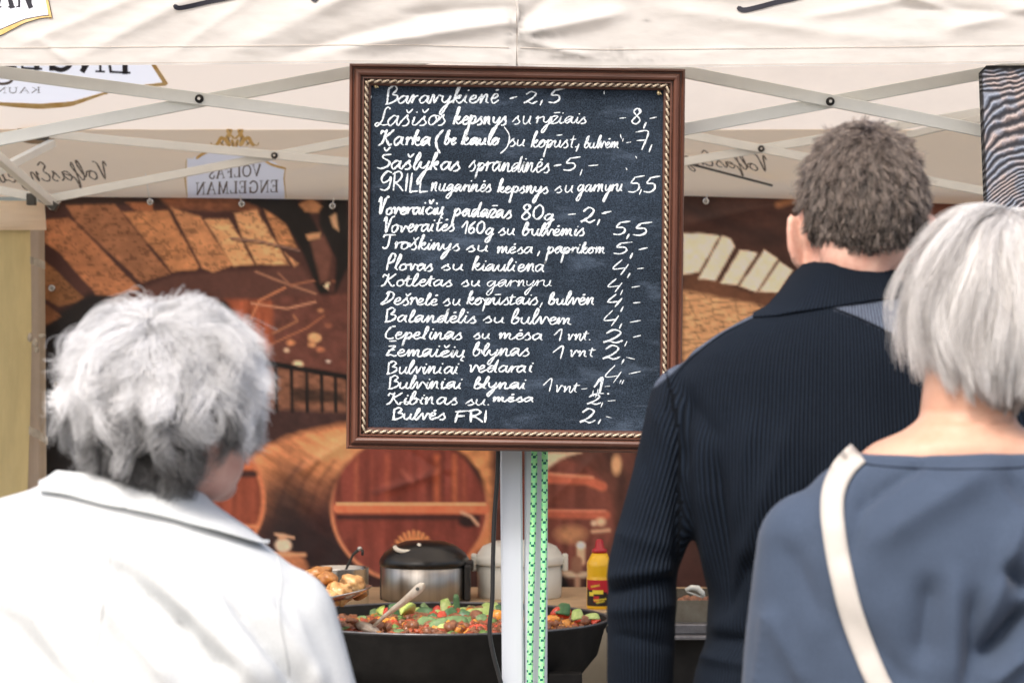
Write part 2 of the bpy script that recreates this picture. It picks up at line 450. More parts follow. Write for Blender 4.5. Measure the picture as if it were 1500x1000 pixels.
def ribbon(mb, line, w, surf, off, chisel=0.0, taper=True, rnd=None):
    """flat stroke of width w along a 2-D line, laid on the surface surf(px, py, offset)"""
    n = len(line); vs = []
    a = np.array(line)
    for i in range(n):
        d = a[min(i + 1, n - 1)] - a[max(i - 1, 0)]
        L = math.hypot(*d) or 1; d = d / L
        ww = w
        if chisel: ww *= 1 - chisel + chisel * 1.6 * abs(d[1] * .9 - d[0] * .35)
        if rnd: ww *= 1 + rnd * random.uniform(-1.3, .8)
        if taper and (i == 0 or i == n - 1): ww *= .55
        e = 0
        if i == 0: e = -w * .3
        if i == n - 1: e = w * .3
        q = a[i] + d * e
        nx, ny = -d[1] * ww / 2, d[0] * ww / 2
        o = off + 2.0e-5 * i / n
        vs.append(surf(q[0] + nx, q[1] + ny, o)); vs.append(surf(q[0] - nx, q[1] - ny, o))
    mb.add(vs, [(2 * i, 2 * i + 1, 2 * i + 3, 2 * i + 2) for i in range(n - 1)])

_layer = [0]
def nxt():
    _layer[0] = (_layer[0] + 1) % 14
    return 4e-4 + _layer[0] * 6e-5

def hand_word(mb, text, x0, x1, y0, y1, xh, asc, desc, surf, w=2.6, slant=.2, jit=.07, chisel=.35, mirror=False):
    """writes text between x0 and x1 on a baseline from y0 to y1 (photo pixels)"""
    adv = []; tot = 0
    for ch in text:
        b = ACC.get(ch, (ch, None))[0]
        adv.append(tot); tot += HAND[b][0]
    sx = (x1 - x0) / max(tot, .1)
    def tr(x, y, ox):
        X = (ox + x) * sx
        if y <= 0: Y = y * desc
        elif y <= 1: Y = y * xh
        else: Y = xh + (y - 1) * (asc - xh)
        X = X + slant * Y - slant * xh * .4
        f = (ox + x) / max(tot, .1)
        if mirror: return (x1 - X, y0 + (y1 - y0) * (1 - f) - Y)
        return (x0 + X, y0 + (y1 - y0) * f - Y)
    cur = []
    def flush():
        if len(cur) > 1: ribbon(mb, smooth_line(cur, 5), w, surf, nxt(), chisel, rnd=.26)
        cur.clear()
    for ch, ox in zip(text, adv):
        b, ac = ACC.get(ch, (ch, None))
        wd, main, extra = HAND[b]
        jx, jy = random.uniform(-jit, jit), random.uniform(-jit, jit)
        sc = 1 + random.uniform(-jit, jit)
        if main is None:
            flush()
        else:
            for (x, y) in main:
                cur.append(tr(x + jx + random.uniform(-.02, .02), y * sc + (jy if y > .1 else 0) + random.uniform(-.03, .03), ox))
            if random.random() < .15 or b == 's': flush()
        for st in extra:
            ribbon(mb, smooth_line([tr(x + jx, y * (sc if y > 0 else 1), ox) for x, y in st], 5), w * (1.05 if main is None else .95), surf, nxt(), chisel, rnd=.26)
        if ac in ('car', 'Car'):
            h = 1.35 if ac == 'car' else 2.0
            ribbon(mb, smooth_line([tr(.2, h + .35, ox), tr(.4, h, ox), tr(.65, h + .4, ox)], 4), w * .9, surf, nxt(), chisel)
        if ac in ('bar', 'Bar'):
            h = 1.55 if ac == 'bar' else 2.15
            ribbon(mb, smooth_line([tr(.1, h, ox), tr(.65, h + .06, ox)], 4), w * .9, surf, nxt(), chisel)
        if ac == 'dot':
            ribbon(mb, smooth_line([tr(.33, 1.45, ox), tr(.5, 1.52, ox)], 4), w * 1.1, surf, nxt(), 0)
        if ac == 'ogo':
            ribbon(mb, smooth_line([tr(wd * .75, .05, ox), tr(wd * .6, -.35, ox), tr(wd * .85, -.5, ox)], 4), w * .8, surf, nxt(), 0)
    flush()

def serif_word(mb, text, x0, x1, y0, y1, cap, surf, w, mirror=False):
    tot = sum(SERIF[c][0] for c in text) + .12 * (len(text) - 1); ox = 0
    sx = (x1 - x0) / tot
    for c in text:
        wd, sts = SERIF[c]
        for pts, th in sts:
            line = []
            for x, y in pts:
                f = (ox + x) / tot
                X = f * (x1 - x0)
                if mirror: line.append((x1 - X, y0 + (y1 - y0) * (1 - f) - y * cap))
                else: line.append((x0 + X, y0 + (y1 - y0) * f - y * cap))
            ribbon(mb, smooth_line(line, 4), w * th, surf, nxt(), 0, taper=False)
        ox += wd + .12

def strip(mb, xs, top, bot, surf, off, rows=1):
    """area between two curves, laid on a surface"""
    vs = []
    for x in xs:
        for r in range(rows + 1):
            y = top(x) + (bot(x) - top(x)) * r / rows
            vs.append(surf(x, y, off))
    k = rows + 1
    mb.add(vs, [(i * k + r, i * k + r + 1, (i + 1) * k + r + 1, (i + 1) * k + r) for i in range(len(xs) - 1) for r in range(rows)])

def interp(pts):
    xs = [p[0] for p in pts]; ys = [p[1] for p in pts]
    return lambda x: float(np.interp(x, xs, ys))

# ------------------------------------------------------------------ ground
mb = MB(); mb.add([(-60, -40, 0), (60, -40, 0), (60, 120, 0), (-60, 120, 0)], [(0, 1, 2, 3)])
g = mb.build('ground', M['ground']); tag(g, kind='structure')

# ------------------------------------------------------------------ tents
def ridge(px, py, a, b, w, amp, prof=1.6):
    """smooth fold along the segment a-b in photo pixels (numpy)"""
    ax, ay = a; bx, by = b
    dx, dy = bx - ax, by - ay; L2 = dx * dx + dy * dy; L = math.sqrt(L2)
    t = ((px - ax) * dx + (py - ay) * dy) / L2
    d = ((px - ax) * dy - (py - ay) * dx) / L
    fade = np.clip(np.minimum(t + .25, 1.25 - t) / .45, 0, 1); fade = fade * fade * (3 - 2 * fade)
    return amp * np.exp(-(np.abs(d) / w) ** prof) * fade

def v_left(px, py):
    px = np.asarray(px, float); py = np.asarray(py, float)
    f = 0.010 * (fbm(px / 160., py / 90., 3) - .5) + .0035 * np.abs(fbm((px + 2.2 * py) / 70., (py - .2 * px) / 16., 4, 3) - .5)
    for a, b, w, am in (((30, 66), (200, -5), 9, .0035), ((130, 75), (330, -30), 13, .005), ((265, 70), (420, -40), 7, .002), ((350, 72), (560, -30), 20, .006),
                        ((430, 78), (640, 20), 12, -.006), ((520, 66), (752, 32), 10, .010), ((600, 20), (752, 10), 8, -.005), ((60, 60), (100, 90), 6, .003),
                        ((-60, 60), (-10, -60), 12, .005), ((470, 10), (600, -50), 14, .005)):
        f = f + ridge(px, py, a, b, w, am * 1.5)
    f = f + 0.0015 * np.sin(py / 4.2 + 1.5 * np.sin(py / 9.)) * np.exp(-(757 - px) / 14.)
    f = f + .0010 * (py > edge_l(px) - 27)
    return 5.448 - f

def v_right(px, py):
    px = np.asarray(px, float); py = np.asarray(py, float)
    f = 0.009 * (fbm(px / 190., py / 100., 13) - .5) + .0035 * np.abs(fbm((px - 1.5 * py) / 80., (py + .1 * px) / 18., 14, 3) - .5)
    for a, b, w, am in (((760, 50), (900, 22), 10, .010), ((770, 60), (860, 82), 6, .005), ((765, 30), (830, -30), 12, -.006), ((980, 15), (1200, 45), 12, .005),
                        ((1180, 25), (1330, 0), 8, .004), ((1330, 10), (1500, 22), 8, -.006), ((1400, 40), (1560, 0), 12, .008), ((900, -40), (1100, -10), 15, .008),
                        ((1250, -30), (1400, 18), 6, .005), ((1230, 50), (1360, 60), 14, .003)):
        f = f + ridge(px, py, a, b, w, am * 1.5)
    f = f + 0.0015 * np.sin(py / 4.5 + 1.2 * np.sin(py / 8.)) * np.exp(-(px - 757) / 16.)
    f = f + .0010 * (py > edge_r(px) - 27)
    return 5.448 - f

def edge_l(px): return np.interp(px, [-900, 0, 250, 510, 620, 700, 756], [100, 97, 95, 92.5, 93, 95.5, 97])
def edge_r(px): return np.interp(px, [758, 800, 880, 1000, 1250, 1500, 2500], [97, 98, 99.5, 98.8, 96, 93, 92])

def make_valance(name, x0, x1, edge, dep, parent):
    xs = np.linspace(x0, x1, int((x1 - x0) / 4)); v = np.linspace(0, 1, 66)
    PX = np.repeat(xs[None], 66, 0); top = -135.0
    PY = top + (edge(PX) - top) * v[:, None]
    D = dep(PX, PY)
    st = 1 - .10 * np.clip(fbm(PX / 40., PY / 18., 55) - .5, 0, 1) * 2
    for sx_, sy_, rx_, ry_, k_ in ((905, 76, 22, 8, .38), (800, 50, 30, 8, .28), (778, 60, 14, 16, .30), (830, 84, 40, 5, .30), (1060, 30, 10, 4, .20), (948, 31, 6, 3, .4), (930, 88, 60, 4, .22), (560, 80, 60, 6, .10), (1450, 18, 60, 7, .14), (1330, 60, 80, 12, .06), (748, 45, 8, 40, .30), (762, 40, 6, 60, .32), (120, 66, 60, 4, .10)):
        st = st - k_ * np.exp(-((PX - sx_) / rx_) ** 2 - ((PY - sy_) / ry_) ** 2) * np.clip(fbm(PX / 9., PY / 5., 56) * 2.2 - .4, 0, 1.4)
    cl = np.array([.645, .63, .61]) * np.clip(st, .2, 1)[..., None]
    me = grid_mesh(name, (PX - 750) / F * D, D, CAMZ + (500 - PY) / F * D, cl)
    o = link(name, me, M['canvas_print'], parent)
    return o

def surf_of(dep):
    def s(px, py, off):
        D = float(dep(px, py)) - off - .0012
        return ((px - 750) / F * D, D, CAMZ + (500 - py) / F * D)
    return s

TL, TR_ = (-2.46, 0.0), (0.012, 2.5)
ta = thing('market_tent', (-1.23, 6.4, 0), 'beige pop-up market tent left of the pole, shields printed on its valances', 'tent', 'two pop-up tents side by side')
tb = thing('market_tent', (1.25, 6.4, 0), 'beige pop-up market tent right of the pole, over the man in the navy sweater', 'tent', 'two pop-up tents side by side')
make_valance('valance', -880, 756, edge_l, v_left, ta)
make_valance('valance', 758.5, 2400, edge_r, v_right, tb)

sl, sr = surf_of(v_left), surf_of(v_right)
# hem stitching and bound edge at the seam
for par, s_, e_, a, b in ((ta, sl, edge_l, -200, 752), (tb, sr, edge_r, 762, 1700)):
    mb = MB(); xs = np.arange(a, b, 7.0)
    ribbon(mb, [(x, float(e_(x)) - 27) for x in xs], .7, s_, 3e-4, taper=False)
    ribbon(mb, [(x, float(e_(x)) - 3) for x in xs], .6, s_, 3e-4, taper=False)
    mb.build('hem_stitching', M['thread'], par)
mb = MB()
pts = [P(757.3 + 1.2 * math.sin(y / 11.), y, 5.451) for y in range(-130, 96, 5)]
mb.tube(pts, .0035, 8, rfun=lambda i, j: 1 + .25 * math.sin(i * 1.7))
mb.build('edge_piping', M['canvas'], ta, True)

# print on the front of the left valance: corner of the shield and the tail of the script
mb = MB(); bot = interp([(-200, 22), (-160, 30), (-120, 46), (-60, 58), (0, 44), (35, 29), (60, 24), (73, 23)])
xs = list(np.linspace(-190, 70, 45))
strip(mb, xs, lambda x: -130, lambda x: bot(x), sl, 5e-4, 14)
mb.build('shield_print', M['shield'], ta, True)
mb = MB()
strip(mb, list(np.linspace(-190, 73, 45)), lambda x: bot(x), lambda x: bot(x) + 2.5 + 6 * min(1, max(0, (60 - x) / 60.)), sl, 8e-4, 2)
ribbon(mb, [(66, -120), (66, -60), (67, -10), (74, 26)], 4.5, sl, 8e-4, taper=False)
mb.build('shield_border', M['gold'], ta, True)
mb = MB()
ribbon(mb, [(-190, bot(-190) - 1)] + [(x, bot(x) - .5) for x in np.linspace(-180, 72, 30)], 1.2, sl, 11e-4, taper=False)
ribbon(mb, [(x, bot(x) + 3 + 6 * min(1, max(0, (60 - x) / 60.))) for x in np.linspace(-180, 75, 30)], 1.2, sl, 11e-4, taper=False)
ribbon(mb, [(68.5, -120), (69, -10), (76.5, 26)], 1.2, sl, 11e-4, taper=False)
serif_word(mb, 'ENGELMAN', -170, 50, 12, 10, 42, sl, 7)
serif_word(mb, 'VOLFAS', -140, 20, -50, -50, 40, sl, 7)
mb.build('shield_lettering', M['ink'], ta)
mb = MB()
ribbon(mb, smooth_line([(256, 9), (262, 12), (280, 9), (310, 2), (345, -5), (400, -22)], 4), 7, sl, 7e-4)
hand_word(mb, 'Engelman', 400, 640, -30, -30, 24, 50, 30, sl, w=5)
mb.build('script_print', M['ink'], ta)
mb = MB()
ribbon(mb, smooth_line([(1082, 12), (1090, 15), (1110, 11), (1140, 3), (1175, -5), (1220, -22)], 4), 7.5, sr, 7e-4)
hand_word(mb, 'Engelman', 1215, 1480, -34, -34, 24, 50, 30, sr, w=5)
mb.build('script_print', M['ink'], tb)

# roof: four sagging panels each
def roof(par, X0, X1, Yf, Yb, zf, zb, zp):
    cx, cy = (X0 + X1) / 2, (Yf + Yb) / 2
    pk = Vector((cx, cy, zp))
    cs = [Vector((X0, Yf, zf)), Vector((X1, Yf, zf)), Vector((X1, Yb, zb)), Vector((X0, Yb, zb))]
    for i in range(4):
        a, b = cs[i], cs[(i + 1) % 4]
        if i == 2 and par is ta:
            cs_ = np.linspace(0, 1, 520)[None]; rs_ = np.concatenate([np.linspace(0, .40, 90), np.linspace(.42, 1, 10)])[:, None]
            G = [(a[k] + (b[k] - a[k]) * cs_) * (1 - rs_) + pk[k] * rs_ for k in range(3)]
            px_ = G[0] / G[1] * F + 750; py_ = 500 - (G[2] - CAMZ) / G[1] * F
            wb_ = np.interp(px_, [-130, -60, 0, 60, 105, 150, 190, 238], [120, 140, 150, 152, 149, 136, 127, 121])
            mk_ = ((px_ > -130) & (px_ < np.interp(py_, [60, 97, 121], [214, 224, 238])) & (py_ < wb_) & (py_ > 40))[..., None]
            cl = np.where(mk_, np.array([.90, .92, .96]), np.array([.92, .82, .70]))
            link('roof_panel', grid_mesh('roof_panel', G[0] + 0 * G[1], G[1] + 0 * G[0], G[2], cl), M['canvas_roof_print'], par); continue
        n = 14; vs = []; fs = []
        for r in range(n + 1):
            for c in range(n + 1):
                e = a.lerp(b, c / n); p = e.lerp(pk, r / n)
                if i != 2: p.z -= .03 * math.sin(math.pi * r / n) * math.sin(math.pi * c / n)
                vs.append(p)
        for r in range(n):
            for c in range(n):
                k = r * (n + 1) + c; fs.append((k, k + 1, k + n + 2, k + n + 1))
        mb = MB(); mb.add(vs, fs); mb.build('roof_panel', M['canvas_in'], par, True)
ZB, YB = 2.054, 7.45
ZP = ZB + .6 * (YB - 6.42)
roof(ta, -2.47, 0.0, 5.4, YB, 2.315, ZB, ZP)
roof(tb, 0.012, 2.5, 5.4, YB, 2.315, ZB, ZP)

# back valance
def v_back(px, py):
    px = np.asarray(px, float); py = np.asarray(py, float)
    f = .008 * (fbm(px / 150., py / 60., 31) - .5)
    for a, b, w, am in (((430, 250), (520, 230), 8, .006), ((480, 285), (560, 250), 10, .005), ((1100, 270), (1300, 240), 12, .006), ((200, 280), (330, 200), 20, .004), ((1000, 225), (1150, 270), 5, .005)):
        f = f + ridge(px, py, a, b, w, am)
    return YB - f
def edge_b(px): return np.interp(px, [-700, 60, 300, 510, 1005, 1440, 2200], [296, 288, 290, 293, 287, 300, 306])
for par, a, b in ((ta, -640, 749), (tb, 756, 2160)):
    xs = np.linspace(a, b, int((b - a) / 2.5)); PX = np.repeat(xs[None], 44, 0)
    PY = 189 + (edge_b(PX) - 189) * np.linspace(0, 1, 44)[:, None]
    mk_ = ((PX > 273) & (PX < 417) & (PY > np.interp(PX, [272, 290, 310, 345, 378, 398, 418], [233, 230, 222, 212, 222, 236, 247])))[..., None]
    cl = np.where(mk_, np.array([.86, .86, .90]), np.array([.90, .745, .56]))
    D = v_back(PX, PY)
    link('back_valance', grid_mesh('back_valance', (PX - 750) / F * D, D, CAMZ + (500 - PY) / F * D, cl), M['canvas_back_print'], par)
sb = surf_of(v_back)

# mirrored print on the inside of the back valance
mb = MB()
ribbon(mb, smooth_line([(288, 232), (300, 224), (318, 219), (334, 224)], 4), 4, sb, 9e-4)
ribbon(mb, smooth_line([(334, 224), (350, 218), (372, 224), (395, 240), (418, 247)], 4), 3.4, sb, 9e-4)
ribbon(mb, [(418, 246), (416, 262), (419, 289)], 2, sb, 9e-4)
ribbon(mb, [(273, 234), (271, 262), (274, 288)], 2, sb, 9e-4)
# the crest above the shield: two rampant beasts holding a crown
for s in (-1, 1):
    c = 344
    for pts, w in (([(c + s * 6, 190), (c + s * 8, 196), (c + s * 12, 205), (c + s * 8, 213)], 6), ([(c + s * 8, 188), (c + s * 10, 193)], 7), ([(c + s * 14, 205), (c + s * 20, 202), (c + s * 24, 209), (c + s * 27, 213)], 5),
                   ([(c + s * 22, 208), (c + s * 17, 213)], 3), ([(c + s * 6, 198), (c + s * 1, 203)], 3), ([(c + s * 4, 206), (c + s * 2, 214)], 5), ([(c + s * 28, 212), (c + s * 33, 213), (c + s * 35, 209)], 1.6)):
        ribbon(mb, smooth_line(pts, 4), w, sb, nxt())
mb.build('crest_print', M['gold_soft'], ta)
mb = MB()
serif_word(mb, 'VOLFAS', 306, 382, 262, 257, 16, sb, 2.4, mirror=True)
mb.build('shield_lettering', M['ink_soft'], ta); mb = MB()
serif_word(mb, 'ENGELMAN', 286, 408, 285, 281, 17, sb, 2.6, mirror=True)
mb.build('shield_lettering', M['ink_soft'], ta); mb = MB()
for s in (-1, 1):
    for pts in ([(344 + s * 11, 200), (344 + s * 7, 208)], [(344 + s * 17, 206), (344 + s * 20, 212)], [(344 + s * 9, 190), (344 + s * 6, 193)], [(344 + s * 3, 209), (344 + s * 4, 214)]):
        ribbon(mb, smooth_line(pts, 3), 1.4, sb, 14e-4)
mb.build('crest_shading', M['ink_soft'], ta)
mb = MB()
hand_word(mb, 'VolfasEngelman', -60, 160, 270, 262, 13, 27, 12, sb, w=2.2, slant=.35, mirror=True)
mb.build('script_print', M['ink_soft'], ta)
mb = MB()
hand_word(mb, 'VolfasEngelman', 920, 1128, 231, 252, 10, 24, 10, sb, w=2.0, slant=.35, mirror=True)
mb.build('script_print', M['ink_soft'], tb)

# mirrored print on the roof panel, where it shows through from above
def s_roof(px, py, off):
    tx, tz = (px - 750) / F, (500 - py) / F
    D = (ZB + .6 * YB - CAMZ) / (tz + .6) - off * 1.2 - .003
    return (tx * D, D, CAMZ + tz * D)
mb = MB()
wb = interp([(-130, 120), (-60, 140), (0, 150), (60, 152), (105, 149), (150, 136), (190, 127), (238, 121)])
mb = MB()
ribbon(mb, [(218, 80), (226, 97), (243, 123)], 6, s_roof, 7e-4, taper=False)
strip(mb, list(np.linspace(188, 243, 14)), lambda x: wb(x), lambda x: 129 - abs(x - 210) * .1, s_roof, 7e-4)
strip(mb, list(np.linspace(-120, 158, 50)), lambda x: wb(x), lambda x: wb(x) + 3.5 + 4.5 * abs(math.sin((x + 20) / 55.)), s_roof, 7e-4)
mb.build('shield_border', M['gold'], ta)
mb = MB()
serif_word(mb, 'ENGELMAN', -150, 192, 92, 107, 44, s_roof, 8, mirror=True)
mb.build('shield_lettering', M['ink'], ta)
mb = MB()
serif_word(mb, 'KAUNAS', -36, 60, 137, 136, 8, s_roof, 1.4, mirror=True)
ribbon(mb, smooth_line([(-20, 116), (0, 123), (14, 121), (18, 116)], 4), 4, s_roof, 9e-4)
mb.build('shield_lettering', M['ink_soft'], ta)

# frames
def bar(par, a, Da, b, Db, w=.025, t=.012, m='alu'):
    mb = MB(); mb.bar(P(*a, Da), P(*b, Db), w, t, up=(0, 0, 1)); return mb.build('truss_bar', M[m], par, bevel=.0015)
def bolt(par, px, py, D, r=.0085):
    mb = MB(); c = Vector(P(px, py, D))
    for rr, y0, y1 in ((r, 0, -.004), (r * .72, -.004, -.006)):
        mb.tube([c + Vector((0, y0, 0)), c + Vector((0, y1, 0))], rr, 16)
    o = mb.build('bolt', M['black_plastic'], par, True)
    mb = MB(); mb.tube([c + Vector((0, -.0055, 0)), c + Vector((0, -.0095, 0))], r * .38, 6); mb.build('nut', M['dull_steel'], o)
def xset(par, xa, xb, ya0, ya1, yb0, yb1, D, nx, ny, w):
    bar(par, (xa, ya0), D - .008, (xb, ya1), D - .008, w)
    bar(par, (xa, yb0), D + .008, (xb, yb1), D + .008, w)
    bolt(par, nx, ny, D - .0145)
xset(ta, -164, 744, 84, 205, 236, 62, 5.6, 292, 145, .0245)
xset(ta, -1080, -164, 205, 84, 62, 236, 5.6, -622, 145, .0245)
xset(tb, 772, 1662, 60, 236, 233, 66, 5.6, 1216, 149, .0245)
xset(tb, 1662, 2580, 236, 60, 66, 233, 5.6, 2110, 149, .0245)
xset(ta, 68, 742, 196, 259, 292, 163, 7.28, 402, 228, .0215)
xset(ta, -600, 68, 259, 196, 163, 292, 7.28, -266, 228, .0215)
xset(tb, 762, 1462, 151, 284, 277, 160, 7.28, 1115, 218, .0215)
xset(tb, 1462, 2150, 284, 151, 160, 277, 7.28, 1810, 218, .0215)
bar(ta, (76, 298), 7.26, (-60, 182), 6.5, .022, .02)
bar(ta, (76, 210), 7.26, (-160, 330), 6.4, .02, .02)
bar(tb, (1010, 240), 7.3, (1132, 272), 7.3, .006, .006, 'dark_metal')
bar(tb, (1455, 170), 7.0, (1330, 198), 7.3, .018, .012)
mb = MB()
mb.box(P(46, 292, 7.25), (.022, .03, .03)); mb.box(P(72, 297, 7.25), (.05, .035, .02), Matrix.Rotation(R(35), 3, 'Y'))
mb.build('bracket', M['dark_metal'], ta, bevel=.002)
mb = MB(); mb.box(P(62, 200, 7.26), (.03, .03, .02)); mb.build('bracket', M['dark_metal'], ta, bevel=.002)
mb = MB(); strip(mb, list(np.linspace(22, 84, 14)), lambda x: 197 - 19 * math.sqrt(max(0, 1 - ((x - 53) / 31.) ** 2)), lambda x: 197 + 14 * math.sqrt(max(0, 1 - ((x - 53) / 31.) ** 2)), sb, 8e-4, 3)
mb.build('reinforcement_patch', mat('brown_patch', (.22, .16, .10), .8), ta)

# poles
mp = M['alu_pole']
def pole(par, xt, xb, D, w, d, yt=60):
    zt = CAMZ + (500 - yt) / F * D
    a = P(xt, 660, D); b = P(xb, 1000, D)
    sl_ = (b[0] - a[0]) / (b[2] - a[2])
    x_at = lambda z: a[0] + (z - a[2]) * sl_
    mb = MB()
    rings = []
    for z in (0.0, zt):
        x = x_at(z); c = .004
        pr = [(-w / 2 + c, -d / 2), (w / 2 - c, -d / 2), (w / 2, -d / 2 + c), (w / 2, d / 2 - c), (w / 2 - c, d / 2), (-w / 2 + c, d / 2), (-w / 2, d / 2 - c), (-w / 2, -d / 2 + c)]
        rings.append([(x + p[0], D + p[1], z) for p in pr])
    mb.loft(rings); mb.build('pole', mp, par)
    mb = MB(); mb.box((x_at(0), D, .006), (.1, .1, .012)); mb.build('foot_plate', M['dull_steel'], par, bevel=.002)
    return x_at
pole(ta, 748.5, 751.5, 5.62, .0435, .035)
pole(tb, 785.5, 784.5, 5.63, .046, .035)
for par, X in ((ta, -2.44), (tb, 2.47)):
    for Y in (5.62, 7.35):
        mb = MB(); mb.box((X, Y, 1.1), (.04, .035, 2.2)); mb.build('pole', mp, par, bevel=.003)
for par, px in ((ta, 750), (tb, 786)):
    mb = MB(); mb.box(((px - 750) / F * 7.35 + .0, 7.35, 1.05), (.03, .03, 2.1)); mb.build('pole', mp, par, bevel=.003)
# ------------------------------------------------------------------ printed backdrop (a photograph of a wine cellar printed on cloth)
BD = 7.47
step = 2.6
bx = np.arange(64, 1600, step); by = np.arange(284, 1060, step)
PX, PY = np.meshgrid(bx, by)
def col8(c): return np.array(lin(*c))
def edge_sd(poly):
    """signed distance to a polygon, negative inside"""
    n = len(poly); d = np.full(PX.shape, 1e9); ins = np.zeros(PX.shape, bool)
    for i in range(n):
        ax, ay = poly[i]; bx_, by_ = poly[(i + 1) % n]
        ex, ey = bx_ - ax, by_ - ay
        t = np.clip(((PX - ax) * ex + (PY - ay) * ey) / (ex * ex + ey * ey + 1e-9), 0, 1)
        d = np.minimum(d, np.hypot(PX - ax - t * ex, PY - ay - t * ey))
        c = ((ay > PY) != (by_ > PY)) & (PX < (bx_ - ax) * (PY - ay) / (by_ - ay + 1e-9) + ax)
        ins ^= c
    return np.where(ins, -d, d)
C = np.zeros(PX.shape + (3,)) + col8((72, 42, 36))
N1 = fbm(PX / 60., PY / 60., 1); N2 = fbm(PX / 14., PY / 14., 2); N3 = fbm(PX / 5., PY / 5., 3)
W1 = (fbm(PX / 22., PY / 22., 5) - .5) * 8
C *= (0.55 + .9 * N1)[..., None]
def put(mask, c, tex=1.0):
    global C
    m = np.clip(mask, 0, 1)[..., None]
    cc = c if isinstance(c, np.ndarray) else col8(c)
    if np.ndim(tex): tex = tex[..., None]
    C = C * (1 - m) + cc * tex * m
def poly(pts, c, soft=1.5, tex=1.0, warp=.4, a=1.0):
    put(a * np.clip(.5 - (edge_sd(pts) + W1 * warp) / (2 * soft), 0, 1), c, tex)
def line(pts, c, w, soft=1.2, tex=1.0, a=1.0, warp=.2):
    d = np.full(PX.shape, 1e9)
    for (ax, ay), (bx_, by_) in zip(pts[:-1], pts[1:]):
        ex, ey = bx_ - ax, by_ - ay
        t = np.clip(((PX - ax) * ex + (PY - ay) * ey) / (ex * ex + ey * ey + 1e-9), 0, 1)
        d = np.minimum(d, np.hypot(PX - ax - t * ex, PY - ay - t * ey))
    put(a * np.clip(.5 - (d - w / 2 + W1 * warp * .3) / (2 * soft), 0, 1), c, tex)
def ell(cx, cy, rx, ry, c, soft=2, tex=1.0, a=1.0, warp=.1):
    d = (np.hypot((PX - cx) / rx, (PY - cy) / ry) - 1) * min(rx, ry)
    put(a * np.clip(.5 - (d + W1 * warp) / (2 * soft), 0, 1), c, tex)
def ring(cx, cy, rx, ry, c, w, soft=1.5, tex=1.0, a=1.0):
    d = np.abs((np.hypot((PX - cx) / rx, (PY - cy) / ry) - 1) * min(rx, ry)) - w / 2
    put(a * np.clip(.5 - d / (2 * soft), 0, 1), c, tex)

# upper left: soot-black hollow, then the vault stones
poly([(64, 470), (130, 430), (210, 428), (330, 420), (400, 700), (64, 720)], (26, 22, 24), 6, .5 + N1)
poly([(150, 440), (204, 424), (250, 404), (310, 399), (440, 390), (480, 440), (470, 452), (330, 440), (250, 470)], (94, 58, 50), 4, .75 + .5 * N1)
poly([(64, 286), (240, 286), (250, 300), (64, 300)], (52, 34, 28), 3)
stone = 0.62 + .85 * fbm(PX / 18. + .02 * PY, PY / 9., 9) - .35 * (fbm(PX / 6., PY / 4., 10) > .62)
S_ = [([(64, 443), (91, 463), (64, 478)], (120, 76, 44)), ([(64, 380), (122, 435), (110, 442), (86, 449), (64, 436)], (132, 88, 50)),
      ([(64, 323), (100, 319), (112, 328), (204, 423), (164, 434), (140, 431), (86, 369), (64, 354)], (164, 106, 66)),
      ([(96, 301), (168, 299), (249, 401), (208, 415), (110, 323)], (146, 96, 62)),
      ([(180, 311), (246, 309), (292, 390), (288, 395), (252, 398)], (176, 118, 72)),
      ([(184, 297), (224, 297), (222, 309), (198, 307)], (160, 98, 58)),
      ([(250, 303), (294, 318), (340, 388), (312, 399), (296, 393)], (186, 128, 82)),
      ([(300, 322), (336, 320), (372, 387), (342, 390)], (204, 148, 98)),
      ([(342, 312), (376, 307), (402, 351), (422, 387), (376, 387), (352, 340)], (206, 150, 100)),
      ([(386, 305), (418, 325), (436, 364), (408, 357)], (178, 122, 76)), ([(416, 369), (438, 386), (431, 390)], (196, 140, 95))]
poly([(230, 288), (380, 288), (380, 312), (250, 305)], (120, 72, 44), 3, .5 + 1.0 * (fbm(PX / 9., PY / 5., 40)))
for pts, c in S_: poly(pts, c, 1.8, stone, .45)
# tree trunk, ivy and branches
poly([(340, 288), (430, 288), (452, 308), (470, 345), (472, 400), (482, 428), (490, 428), (492, 380), (468, 330), (466, 300), (480, 288), (508, 288), (512, 385), (492, 430), (494, 458), (482, 460), (466, 425), (454, 396), (440, 365), (420, 330), (395, 310)], (22, 17, 16), 2.5, .6 + .7 * N2)
poly([(455, 355), (474, 345), (486, 372), (480, 410), (470, 415)], (108, 68, 56), 3, .8 + .4 * N2)
poly([(438, 300), (455, 290), (472, 302), (466, 312), (446, 311)], (170, 118, 76), 2, .5 + N2)
poly([(448, 344), (470, 340), (468, 348), (452, 352)], (186, 138, 96), 2)
poly([(484, 318), (492, 312), (496, 338), (488, 332)], (190, 150, 112), 2)
poly([(478, 414), (484, 412), (480, 424), (474, 420)], (230, 196, 160), 1.5)
poly([(330, 438), (396, 440), (424, 462), (420, 505), (392, 520), (352, 470)], (150, 76, 44), 4, .55 + .8 * vnoise(PX / 6., PY / 60., 7) + .2 * N2)
poly([(400, 436), (512, 430), (512, 548), (388, 530), (400, 500)], (104, 60, 50), 4, .6 + .8 * N2)
